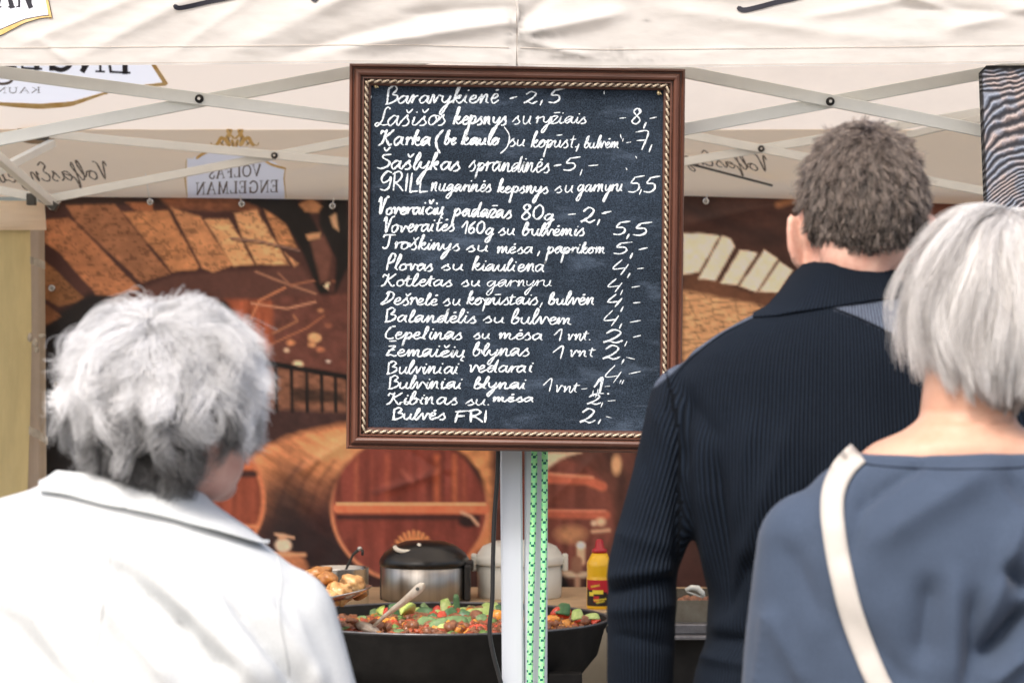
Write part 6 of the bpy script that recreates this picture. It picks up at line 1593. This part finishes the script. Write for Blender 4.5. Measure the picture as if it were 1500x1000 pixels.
# ---- hair
def hair_mat(name, dark, light, rough=.45, spec=.5):
    m = bpy.data.materials.new(name); m.use_nodes = True; nt = m.node_tree; N = nt.nodes; L = nt.links; b = N['Principled BSDF']
    b.inputs['Roughness'].default_value = rough; b.inputs['Specular IOR Level'].default_value = spec
    at = N.new('ShaderNodeAttribute'); at.attribute_name = 'shade'
    rp = N.new('ShaderNodeValToRGB'); rp.color_ramp.elements[0].color = (*dark, 1); rp.color_ramp.elements[1].color = (*light, 1)
    L.new(at.outputs['Fac'], rp.inputs[0]); L.new(rp.outputs[0], b.inputs['Base Color']); return m
def hair(parent, m, c, r, n, K, length, accept, comb, lift, droop, layer, curl, ck, radius, shade, seg=9, spread=.5, jit=.25, seed=1, name='hair', phr=.3, taper=0):
    g = np.random.default_rng(seed); c = np.array(c); r = np.array(r)
    def dirs(n_):
        out = np.zeros((0, 3))
        while len(out) < n_:
            u = g.normal(size=(n_ * 2, 3)); u /= np.linalg.norm(u, axis=1)[:, None]; out = np.concatenate([out, u[accept(u)]])
        return out[:n_]
    uc = dirs(K); us = dirs(n)
    def grow(u, defl, lay, ln, ph, ax1, ax2):
        p = c + r * u; path = [p.copy()]
        for k in range(seg - 1):
            t = (k + 1) / (seg - 1)
            q = (p - c) / r; rad = np.linalg.norm(q, axis=1)[:, None]; nn = q / rad / r; nn /= np.linalg.norm(nn, axis=1)[:, None]
            cb = comb(q / rad); cb = cb - nn * (cb * nn).sum(1)[:, None]; cb /= np.linalg.norm(cb, axis=1)[:, None] + 1e-6
            lf = lift * (1 - t) ** 1.2
            d = nn * lf + cb * (1 - lf) + defl * (.3 + t) + np.array([0, 0, -droop]) * t
            d /= np.linalg.norm(d, axis=1)[:, None]
            p = p + d * (ln / (seg - 1))[:, None]
            q = (p - c) / r; rad = np.linalg.norm(q, axis=1)[:, None]; mn = 1 + lay[:, None] * min(1, t * 1.6)
            p = c + r * q / rad * np.maximum(rad, mn)
            path.append(p.copy())
        P_ = np.stack(path, 1)
        tt = np.linspace(0, 1, seg)[None, :, None]
        P_ = P_ + curl * tt * (np.cos(2 * math.pi * ck * tt + ph[:, None, None]) * ax1[:, None] + np.sin(2 * math.pi * ck * tt + ph[:, None, None]) * ax2[:, None])
        return P_
    idx = np.empty(n, int)
    for s in range(0, n, 4000): idx[s:s + 4000] = np.argmax(us[s:s + 4000] @ uc.T, 1)
    dC = g.normal(size=(K, 3)) * jit; layC = g.uniform(0, 1, K) * layer; phC = g.uniform(0, 6.28, K)
    a1 = g.normal(size=(K, 3)); a1 /= np.linalg.norm(a1, axis=1)[:, None]; a2 = np.cross(a1, g.normal(size=(K, 3))); a2 /= np.linalg.norm(a2, axis=1)[:, None]
    lC = length(uc) * g.uniform(.8, 1.1, K)
    PC_ = grow(uc, dC, layC, lC, phC, a1, a2)
    ln = length(us) * g.uniform(.7, 1.1, n)
    own = grow(us, dC[idx] + g.normal(size=(n, 3)) * jit * .35, np.clip(layC[idx] + g.uniform(-.35, .15, n) * layer, 0, None), ln, phC[idx] + g.normal(size=n) * phr, a1[idx], a2[idx])
    w = (np.linspace(0, 1, seg)[None, :, None] ** 1.3) * spread * g.uniform(.4, 1.0, n)[:, None, None]
    cen = PC_[idx] + g.normal(size=(n, 1, 3)) * .0016
    pts = own * (1 - w) + cen * w
    q = (pts - c) / r; rad = np.linalg.norm(q, axis=2)[:, :, None]; pts = c + r * q / rad * np.maximum(rad, 1.002)
    if taper:
        s_ = np.clip((c[2] + .02 - pts[:, :, 2]) / (r[2] * 1.35), 0, 1); s_ = s_ * s_ * (3 - 2 * s_); pts[:, :, 0] = c[0] + (pts[:, :, 0] - c[0]) * (1 - taper * s_)
    h = bpy.data.hair_curves.new(name); h.add_curves([seg] * n)
    po = np.array(ORG[parent])
    h.attributes['position'].data.foreach_set('vector', (pts.reshape(-1, 3) - po).astype(np.float32).ravel())
    rd = h.attributes.new('radius', 'FLOAT', 'POINT'); rr = np.tile(np.linspace(1, .25, seg) ** .8 * radius, n); rd.data.foreach_set('value', rr.astype(np.float32))
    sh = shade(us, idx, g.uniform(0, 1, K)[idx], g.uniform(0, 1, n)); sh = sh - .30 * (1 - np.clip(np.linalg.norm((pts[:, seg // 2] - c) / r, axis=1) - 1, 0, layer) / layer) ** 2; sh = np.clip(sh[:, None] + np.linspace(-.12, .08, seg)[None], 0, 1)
    at = h.attributes.new('shade', 'FLOAT', 'POINT'); at.data.foreach_set('value', sh.astype(np.float32).ravel())
    h.materials.append(m)
    o = bpy.data.objects.new(name, h); COL.objects.link(o); o.parent = parent
    return o
def scalp(parent, c, r, accept, m, k=1.006):
    """close undercoat the strands stand on"""
    mb = MB(); mb.ellipsoid((0, 0, 0), (1, 1, 1), 48, 36); v = np.array(mb.v); ok = accept(v)
    c = np.array(c); r = np.array(r)
    fs = [f for f in mb.f if all(ok[i] for i in f)]
    v2 = c + v * r * k; mb2 = MB(); mb2.add([tuple(x) for x in v2], fs); me = mb2.mesh('undercoat'); fattr(me, 'shade', [.12] * len(me.vertices))
    return link('hair_undercoat', me, m, parent, True)

# ================================================================== the man in the navy ribbed sweater
S1, D1 = F / 3.55, 3.55; m1 = mk(S1, D1)
man = thing('person', m1(1235, 500 + 1.5 * S1), 'man with short grey brown hair in a navy ribbed sweater, seen from behind', 'person')
body = MB()
hc = m1(1266, 302, .015); hr = Vector((.077, .097, .104))
body.ellipsoid(hc, hr, 36, 26)
body.ellipsoid(m1(1262, 388, .040), (.060, .072, .062), 24, 16)
body.limb([m1(1238, 500, .01), m1(1246, 430, .015), m1(1254, 345, .02)], [.068, .060, .058], 24)
body.ellipsoid(m1(1251, 372, -.030), (.046, .032, .055), 20, 14)
face(body, hc, -12)
ear(body, m1(1171, 352, .010), -1, 1.08, 42); ear(body, m1(1355, 352, .010), 1, 1.08, 42)
T1 = [(490, 1238, 80, .06, .01), (540, 1237, 150, .07, .01), (590, 1238, 180, .08, .01), (700, 1239, 165, .08, .01), (900, 1240, 145, .08, .01), (1050, 1240, 150, .085, .01), (1150, 1240, 160, .09, .01)]
body.loft(rings(S1, D1, T1))
A1 = {-1: [m1(1014, 588), m1(942, 830, .0), m1(938, 1010, .02), m1(940, 1095, .03)], 1: [m1(1462, 588), m1(1530, 830), m1(1534, 1010, .02), m1(1534, 1095, .03)]}
for s in (-1, 1):
    body.limb(A1[s], [.030, .026, .024, .024], 16); hand(body, A1[s][3], s)
lower_body(man, S1, D1, 1238, .94, .175, TR, body)
me = remesh(body, .0042, 5); link('body', me, SK1, man, True)
# sweater
g = MB()
TS = [(386, 1240, 66, .066, .012), (400, 1239, 75, .071, .012), (425, 1236, 91, .080, .010), (450, 1235, 112, .088, .008), (466, 1235, 142, .095, .006), (488, 1235, 182, .102, .004), (515, 1235, 222, .108, .002), (545, 1235, 240, .112, .0), (580, 1236, 248, .116, 0),
      (640, 1237, 246, .120, -.004), (720, 1238, 236, .122, -.006), (800, 1240, 218, .120, -.002), (870, 1241, 203, .118, .002), (940, 1242, 208, .122, .0), (985, 1240, 222, .128, .0), (1040, 1240, 232, .132, 0), (1100, 1240, 224, .130, 0)]
g.loft(rings(S1, D1, TS, ex=2.25))
for s in (-1, 1):
    a = A1[s]; g.limb([a[0] + Vector((s * .002, 0, -.004)), a[0].lerp(a[1], .5) + Vector((-s * .002, 0, 0)), a[1], a[2], a[3] + Vector((0, 0, .01))], [.053, .049, .045, .042, .036], 20)
    g.ellipsoid(m1(1238 + s * 190, 566), (.055, .07, .045), 20, 14)
sw = remesh(g, .0048, 12)
def sweater_folds(px, py, co, no):
    d = .004 * (fbm(px / 60., py / 110., 101) - .5)
    for a, b, w, am in (((994, 650), (996, 860), 9, -.009), ((1024, 640), (1042, 850), 12, .010), ((1052, 690), (1066, 870), 11, -.012), ((1100, 620), (1078, 760), 16, .006), ((1150, 640), (1050, 930), 18, .010), ((1100, 820), (1060, 900), 14, -.012),
                        ((1190, 700), (1080, 960), 15, -.008), ((1240, 720), (1110, 985), 16, .007), ((1020, 960), (1110, 975), 9, .008), ((1045, 935), (1150, 945), 10, -.010), ((893, 868), (985, 850), 8, -.010), ((890, 845), (985, 832), 9, .006), ((890, 895), (985, 885), 12, .006),
                        ((960, 600), (1000, 700), 12, .006), ((930, 640), (965, 760), 11, -.004), ((985, 560), (1050, 640), 14, -.005), ((1200, 780), (1290, 960), 18, -.006), ((905, 930), (975, 945), 9, -.005), ((900, 780), (980, 800), 12, .004), ((1300, 560), (1330, 760), 22, -.005), ((1010, 600), (1006, 690), 8, -.006)):
        d = d + ridge(px, py, a, b, w, am)
    d = d - .0012 * np.exp(-((py - np.interp(px, [1100, 1180, 1240, 1310], [400, 392, 390, 402])) / 2.) ** 2)
    return d
displace(sw, sweater_folds)
co, no = arrays(sw); px, py = topx(co)
cxs = (1238 - 750) / S1
sy = np.interp(py, [386, 460, 520, 1100], [.066, .09, .11, .125])
armL = (px < np.interp(py, [540, 640, 760, 1100], [975, 996, 994, 992])); armR = (px > np.interp(py, [540, 640, 760, 1100], [1500, 1480, 1480, 1485]))
tors = np.arctan2(co[:, 0] - cxs, -(co[:, 1] - D1) + .10) * .235 - (px - 1240) * np.clip((560 - py), 0, 200) * 0
axL = np.interp(co[:, 2], [A1[-1][3].z, A1[-1][1].z, A1[-1][0].z], [A1[-1][3].x, A1[-1][1].x, A1[-1][0].x]); axR = np.interp(co[:, 2], [A1[1][3].z, A1[1][1].z, A1[1][0].z], [A1[1][3].x, A1[1][1].x, A1[1][0].x])
rib = tors
rib = np.where(armL, np.arctan2(co[:, 0] - axL, -(co[:, 1] - D1) + .03) * .062, rib); rib = np.where(armR, np.arctan2(co[:, 0] - axR, -(co[:, 1] - D1) + .03) * .062, rib)
collar = above(px, py, [(1085, 466), (1108, 462), (1160, 459), (1220, 449), (1300, 437), (1400, 430)], 2) > .5
collar &= (px > 1080) & (px < 1400)
rib = np.where(collar, np.arctan2(co[:, 0] - cxs, -(co[:, 1] - D1)) * .075 * 1.5, rib)
fattr(sw, 'rib', rib)
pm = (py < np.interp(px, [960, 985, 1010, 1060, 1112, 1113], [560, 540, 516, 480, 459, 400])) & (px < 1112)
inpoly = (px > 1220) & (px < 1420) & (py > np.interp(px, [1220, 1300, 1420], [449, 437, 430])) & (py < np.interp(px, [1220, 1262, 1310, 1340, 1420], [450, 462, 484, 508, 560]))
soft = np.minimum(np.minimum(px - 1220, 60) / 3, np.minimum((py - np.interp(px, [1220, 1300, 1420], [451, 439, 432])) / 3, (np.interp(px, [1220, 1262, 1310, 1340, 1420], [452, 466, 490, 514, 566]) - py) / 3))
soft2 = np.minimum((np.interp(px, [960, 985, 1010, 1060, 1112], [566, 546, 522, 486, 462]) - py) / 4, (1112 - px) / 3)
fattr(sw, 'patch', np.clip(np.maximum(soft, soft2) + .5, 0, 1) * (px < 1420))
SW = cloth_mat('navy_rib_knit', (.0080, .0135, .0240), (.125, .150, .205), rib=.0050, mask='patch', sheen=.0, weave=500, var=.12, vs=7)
SS = mat('dark_seam_thread', (.004, .006, .010), .9, .1)
seam(man, sw, SS, [(1112, 463), (1060, 489), (1012, 526), (985, 560), (975, 600)], .0012)
seam(man, sw, SS, [(1222, 452), (1262, 468), (1310, 492), (1340, 516), (1390, 560)], .0012)
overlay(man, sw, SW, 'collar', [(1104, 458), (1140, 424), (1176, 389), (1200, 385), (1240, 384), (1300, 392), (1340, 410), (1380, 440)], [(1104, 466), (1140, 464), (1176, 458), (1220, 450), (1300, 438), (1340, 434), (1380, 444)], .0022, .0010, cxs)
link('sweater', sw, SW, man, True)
acc1 = lambda u: (u[:, 2] > np.where(u[:, 1] < 0, -.60 + .2 * np.abs(u[:, 0]) , -.15 + .9 * np.clip(u[:, 1], 0, 1))) & ~((np.abs(u[:, 0]) > .86) & (u[:, 2] < .05) & (u[:, 1] > -.25))
HM1 = hair_mat('grey_brown_hair', (.012, .008, .006), (.42, .34, .29), .35, .5)
scalp(man, hc, hr, acc1, HM1)
def comb1(q): return np.stack([q[:, 0] * .9 + .15 * np.sin(q[:, 2] * 6), q[:, 1] * .9 + .2 + .9 * np.clip(q[:, 2] - .6, 0, 1), np.full(len(q), -.9) + .6 * np.clip(q[:, 2] - .7, 0, 1)], 1)
hair(man, HM1, hc, hr, 34000, 2200, lambda u: .0035 + .0185 * np.clip((u[:, 2] + .62) / .9, 0, 1) ** .8 * np.where(u[:, 2] > .9, .6, 1), acc1, comb1, .30, .05, .050, .0012, .8, .00027,
     lambda u, i, a, b: .02 + .30 * a ** 1.5 + .90 * b ** 3.5 + .08 * u[:, 2], seg=7, spread=.26, jit=.34, seed=11)

# ================================================================== the woman in the white jacket
S2, D2 = F / 3.1, 3.1; m2 = mk(S2, D2)
wl_ = thing('person', m2(190, 500 + 1.5 * S2), 'woman with curly silver grey hair in a white jacket, at the left edge', 'person')
body = MB()
hc2 = m2(236, 586, .01); hr2 = Vector((.083, .098, .097))
body.ellipsoid(hc2, hr2, 36, 26)
body.ellipsoid(m2(301, 664, .035), (.041, .058, .054), 24, 16); body.ellipsoid(m2(272, 660, .03), (.058, .06, .06), 24, 16)
body.limb([m2(188, 800, .02), m2(200, 730, .015), m2(222, 640, .01)], [.062, .054, .055], 24)
face(body, hc2 + Vector((.012, 0, 0)), -30)
ear(body, m2(318, 612, .012), 1, .95, 25); ear(body, m2(150, 600, .02), -1, .95, 25)
T2 = [(790, 185, 80, .05, .01), (850, 180, 190, .08, .01), (950, 180, 220, .085, .01), (1150, 180, 215, .105, .01), (1350, 180, 230, .12, .01)]
body.loft(rings(S2, D2, T2, .12))
A2 = {-1: [m2(-70, 850), m2(-115, 1150), m2(-110, 1400, .03), m2(-108, 1470, .04)], 1: [m2(408, 915), m2(494, 1180), m2(490, 1420, .03), m2(490, 1490, .04)]}
for s in (-1, 1):
    body.limb(A2[s], [.034, .030, .028, .025], 16); hand(body, A2[s][3], s)
lower_body(wl_, S2, D2, 180, .86, .185, TR2, body)
me = remesh(body, .0046, 5); link('body', me, SK2, wl_, True)
g = MB()
TJ = [(707, 190, 104, .062, .0), (722, 190, 116, .070, .0), (742, 190, 148, .080, .0), (768, 188, 205, .092, .0), (798, 184, 258, .104, .0), (840, 180, 296, .116, 0), (900, 180, 304, .124, 0), (1000, 180, 300, .130, 0), (1150, 180, 290, .130, 0), (1300, 180, 300, .14, 0), (1420, 180, 312, .15, 0)]
g.loft(rings(S2, D2, TJ, .165, ex=2.2))
for s in (-1, 1):
    a = A2[s]; g.limb([a[0], a[0].lerp(a[1], .5), a[1], a[2], a[3] + Vector((0, 0, .03))], [.066, .060, .056, .052, .046], 20)
jk = remesh(g, .0055, 7)
CLINE = [(-60, 722), (40, 722), (100, 730), (175, 747), (250, 765), (320, 787), (372, 800), (384, 802), (385, 700)]
def jacket_folds(px, py, co, no):
    d = .006 * (fbm(px / 110., py / 90., 201, 2) - .5)
    for a, b, w, am in (((165, 828), (266, 912), 12, -.010), ((266, 912), (335, 985), 12, -.011), ((200, 820), (380, 1000), 20, .010), ((150, 870), (250, 1000), 16, .007), ((86, 840), (130, 960), 10, -.005), ((130, 880), (190, 1010), 12, -.005), 
                        ((335, 880), (440, 1010), 9, -.006), ((310, 870), (410, 1000), 14, .006), ((380, 870), (470, 1010), 14, .005), ((230, 790), (330, 850), 20, .003), ((0, 900), (90, 1000), 18, -.006), ((40, 880), (110, 990), 14, .005), ((430, 900), (470, 1000), 16, .004)):
        d = d + ridge(px, py, a, b, w, am * 1.7)
    sx = np.interp(py, [745, 840, 1000, 1400], [168, 158, 138, 120]); d = d - .0022 * np.exp(-((px - sx) / 1.8) ** 2) * (py > 752) + .0015 * np.exp(-((px - sx - 6) / 5) ** 2) * (py > 752)
    pass
    return d
displace(jk, jacket_folds)
fattr(jk, 'rib', np.zeros(len(jk.vertices)))
JM = cloth_mat('white_linen', (.62, .645, .655), weave=1100, wb=.0002, var=.01, rough=.8, sheen=.0)
SJ = mat('jacket_seam_grey_thread', (.50, .52, .53), .9, .1)  # seam thread in a greyer tone than the white linen
seam(wl_, jk, SJ, [(168, 752), (163, 800), (157, 850), (148, 910), (138, 970), (130, 1060)], .0009)
seam(wl_, jk, SJ, [(405, 812), (412, 850), (408, 890), (416, 940), (424, 990), (420, 1040)], .0009)
overlay(wl_, jk, JM, 'collar', [(60, 690), (120, 700), (190, 708), (250, 716), (300, 726), (340, 764), (386, 800)], [(60, 727), (100, 732), (175, 748), (250, 766), (320, 788), (372, 802), (386, 804)], .0055, .004)
link('jacket', jk, JM, wl_, True)
HM2 = hair_mat('silver_grey_hair', (.030, .028, .028), (.88, .885, .90), .4, .4)
acc2 = lambda u: (u[:, 2] > np.where(u[:, 1] < .1, -.88, -.1 + .9 * np.clip(u[:, 1], 0, 1))) & ~((u[:, 0] > .36) & (u[:, 2] < -.14) & (u[:, 1] > -.82)) & ~((np.abs(u[:, 0]) > .8) & (u[:, 2] < -.3) & (u[:, 1] > 0))
scalp(wl_, hc2, hr2, acc2, HM2, 1.01)
def comb2(q):
    k = np.array([-.15, -.65, .72]); return (q - k) * np.array([1.0, .5, .8]) + np.array([0, 0, -.35])
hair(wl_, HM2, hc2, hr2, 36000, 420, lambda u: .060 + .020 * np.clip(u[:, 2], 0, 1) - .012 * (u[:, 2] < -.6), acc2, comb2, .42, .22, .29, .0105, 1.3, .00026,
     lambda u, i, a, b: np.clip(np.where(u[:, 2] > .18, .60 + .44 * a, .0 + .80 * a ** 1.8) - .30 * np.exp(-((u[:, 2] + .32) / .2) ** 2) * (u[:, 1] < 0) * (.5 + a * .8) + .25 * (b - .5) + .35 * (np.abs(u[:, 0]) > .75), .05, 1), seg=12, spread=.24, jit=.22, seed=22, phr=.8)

# ================================================================== the woman in the blue sweater
S3, D3 = F / 3.1, 3.1; m3 = mk(S3, D3)
wr_ = thing('person', m3(1425, 500 + 1.5 * S3), 'woman with smooth white bobbed hair in a blue grey sweater with a cream bag strap', 'person')
body = MB()
hc3 = m3(1461, 450, .01); hr3 = Vector((.0765, .098, .108))
body.ellipsoid(hc3, hr3, 36, 26); body.ellipsoid(m3(1450, 530, .045), (.056, .062, .056), 24, 16)
body.limb([m3(1412, 720, .02), m3(1416, 650, .012), m3(1428, 540, .01)], [.066, .053, .052], 24)
face(body, hc3, -15); ear(body, m3(1548, 474, .02), 1, .85, 5); ear(body, m3(1374, 474, .02), -1, .85, 5)
body.loft(rings(S3, D3, [(612, 1415, 66, .048, .0), (632, 1414, 92, .056, .0), (648, 1412, 130, .064, .0), (664, 1410, 150, .066, .0), (690, 1412, 160, .066, .0), (760, 1415, 190, .07, 0), (900, 1420, 210, .08, 0), (1100, 1425, 215, .105, 0), (1350, 1425, 230, .115, 0)], ex=2.2))
A3 = {-1: [m3(1186, 800), m3(1150, 1080), m3(1150, 1320, .03), m3(1150, 1400, .04)], 1: [m3(1645, 800), m3(1700, 1080), m3(1680, 1320, .05), m3(1680, 1400, .06)]}
for s in (-1, 1):
    body.limb(A3[s], [.030, .028, .026, .025], 16); hand(body, A3[s][3], s)
lower_body(wr_, S3, D3, 1425, .90, .18, TR3, body)
me = remesh(body, .0046, 5)
def skin3(px, py, co, no): return -.0028 * np.exp(-((py - np.interp(px, [1330, 1400, 1470, 1540], [610, 617, 615, 600])) / 3.) ** 2) * (px > 1320) - .0015 * np.exp(-((py - np.interp(px, [1330, 1400, 1500], [602, 603, 596])) / 2.) ** 2)
displace(me, skin3); link('body', me, SK3, wr_, True)
g = MB()
TB = [(662, 1408, 160, .074, .0), (672, 1409, 178, .080, .0), (692, 1412, 210, .090, .0), (722, 1414, 240, .100, 0), (760, 1416, 266, .110, 0), (810, 1418, 284, .118, 0), (880, 1420, 294, .124, 0), (1000, 1424, 290, .126, 0), (1150, 1425, 280, .130, 0), (1300, 1425, 290, .14, 0)]
g.loft(rings(S3, D3, TB, -.012, ex=2.2))
for s in (-1, 1):
    a = A3[s]; g.limb([a[0] + Vector((-s * .004, 0, 0)), a[0].lerp(a[1], .5), a[1], a[2], a[3] + Vector((0, 0, .03))], [.062, .058, .052, .046, .040], 20)
bs = remesh(g, .0055, 8)
def blue_folds(px, py, co, no):
    d = .006 * (fbm(px / 90., py / 90., 301, 2) - .5)
    for a, b, w, am in (((1262, 737), (1349, 676), 12, -.006), ((1290, 790), (1450, 690), 24, .008), ((1440, 965), (1505, 895), 16, -.022), ((1476, 830), (1510, 860), 14, -.014), ((1363, 856), (1350, 960), 20, -.009), ((1400, 850), (1395, 1000), 16, .006), ((1430, 880), (1420, 1000), 12, -.010),
                        ((1500, 760), (1450, 900), 14, .008), ((1150, 800), (1200, 900), 20, -.004), ((1130, 900), (1180, 1000), 18, .005), ((1230, 900), (1330, 1000), 22, -.006), ((1480, 700), (1540, 760), 14, -.006), ((1270, 700), (1240, 820), 12, -.004), ((1455, 1000), (1500, 960), 10, .010)):
        d = d + ridge(px, py, a, b, w, am * 1.7)
    d = d + .0020 * np.exp(-((py - np.interp(px, [1240, 1300, 1400, 1500, 1580], [664, 668, 671, 668, 662])) / 4.) ** 2)
    for k in range(9): d = d + .004 * np.exp(-((py - (905 + k * 13)) / 5.) ** 2 - ((px - (1122 - k * 2)) / 9.) ** 2)
    return d
displace(bs, blue_folds)
BS = cloth_mat('blue_grey_jersey', (.050, .070, .110), weave=900, wb=.0004, var=.05, vs=30, rough=.9, sheen=.1)
co, no = arrays(bs); co = co.copy()
SB = mat('sweater_seam_thread', (.022, .03, .048), .9, .1)
seam(wr_, bs, SB, [(1250, 676), (1300, 683), (1400, 687), (1500, 684), (1560, 676)], .0010)
link('sweater', bs, BS, wr_, True)
# strap laid on the sweater
bvh = BVHTree.FromPolygons([tuple(v) for v in co], [tuple(p.vertices) for p in bs.polygons])
cen = smooth_line([(1256, 664), (1236, 685), (1222, 715), (1219, 750), (1225, 800), (1235, 850), (1248, 900), (1268, 955), (1290, 1005), (1330, 1080), (1400, 1190)], 6)
vs = []; fs = []; cc = np.array(cen); n = len(cc); prev = None
for i in range(n):
    d = cc[min(i + 1, n - 1)] - cc[max(i - 1, 0)]; d /= np.linalg.norm(d); nv = np.array([-d[1], d[0]])
    row = []
    wid = 17.0
    for s in (-1, -.5, 0, .5, 1):
        q_ = cc[i] + nv * s * wid; o_ = Vector((0, 0, CAMZ)); dr = (Vector(P(q_[0], q_[1], 3.0)) - o_).normalized()
        h, nn, _, _ = bvh.ray_cast(o_, dr)
        row.append(h if h is not None else None)
    good = [h for h in row if h is not None]
    if not good: continue
    ym = min(h.y for h in good); k0 = len(vs)
    for j, s in enumerate((-1, -.5, 0, .5, 1)):
        q_ = cc[i] + nv * s * wid; h = row[j]; D = (h.y if h is not None else max(hh.y for hh in good)); D = .5 * D + .5 * ym - .004
        vs.append(Vector(P(q_[0], q_[1], D)))
    for j in range(5): vs.append(vs[k0 + 4 - j] + Vector((0, .0025, 0)))
    if prev is not None: fs += [(prev + j, prev + (j + 1) % 10, k0 + (j + 1) % 10, k0 + j) for j in range(10)]
    prev = k0
r0 = [Vector(v) for v in vs[:10]]; last = 0
for dy_, dz_ in ((.018, .001), (.045, -.008), (.075, -.030), (.10, -.075)):
    k0 = len(vs); vs += [v + Vector((.004, dy_, dz_)) for v in r0]; fs += [(k0 + j, k0 + (j + 1) % 10, last + (j + 1) % 10, last + j) for j in range(10)]; last = k0
fs.append(tuple(last + j for j in range(10))[::-1]); fs.append(tuple(prev + j for j in range(10)))
mb = MB(); mb.add(vs, fs)
M['strap'] = mat('cream_leather', (.44, .415, .385), .55, .4, var=.05, vscale=30, bump=.0003, bscale=250)
tsr = mb.build('bag_strap', M['strap'], wr_, True)
# front of the strap and the bag itself at her hip
mb = MB(); mb.tube([m3(1262, 690, .02), m3(1266, 685, .06), m3(1270, 710, .11), m3(1330, 900, .15), m3(1500, 1250, .17), m3(1600, 1330, .10)], .004, 8); mb.build('bag_strap', M['strap'], wr_, True)
tb_ = thing('shoulder_bag', m3(1640, 1440, -.02), 'cream shoulder bag hanging at the hip of the woman in blue', 'bag')
mb = MB(); mb.box(m3(1560, 1330, -.16), (.24, .07, .18)); mb.build('bag_body', M['strap'], tb_, bevel=.02)
HM3 = hair_mat('white_hair', (.24, .215, .20), (.90, .89, .88), .35, .5)
acc3 = lambda u: (u[:, 2] > np.where(u[:, 1] < .15, -.80, -.1 + .9 * np.clip(u[:, 1], 0, 1)))
scalp(wr_, hc3, hr3, acc3, HM3, 1.01)
def comb3(q):
    k = np.array([.1, -.35, .93]); return (q - k) * np.array([.55, .35, .4]) + np.array([-.02, 0, -.95]) + np.stack([.25 * np.sin(q[:, 2] * 5 + q[:, 0] * 4), 0 * q[:, 0], 0 * q[:, 0]], 1)
hair(wr_, HM3, hc3, hr3, 34000, 700, lambda u: np.clip(.072 + .080 * (u[:, 2] + .3), .042, .160), acc3, comb3, .18, .18, .11, .0040, .9, .00026,
     lambda u, i, a, b: np.clip(.34 + .62 * a + .45 * (b - .5) - .40 * (u[:, 2] < -.45) * (.4 + a), 0, 1), seg=12, spread=.30, jit=.13, seed=33, taper=.24)
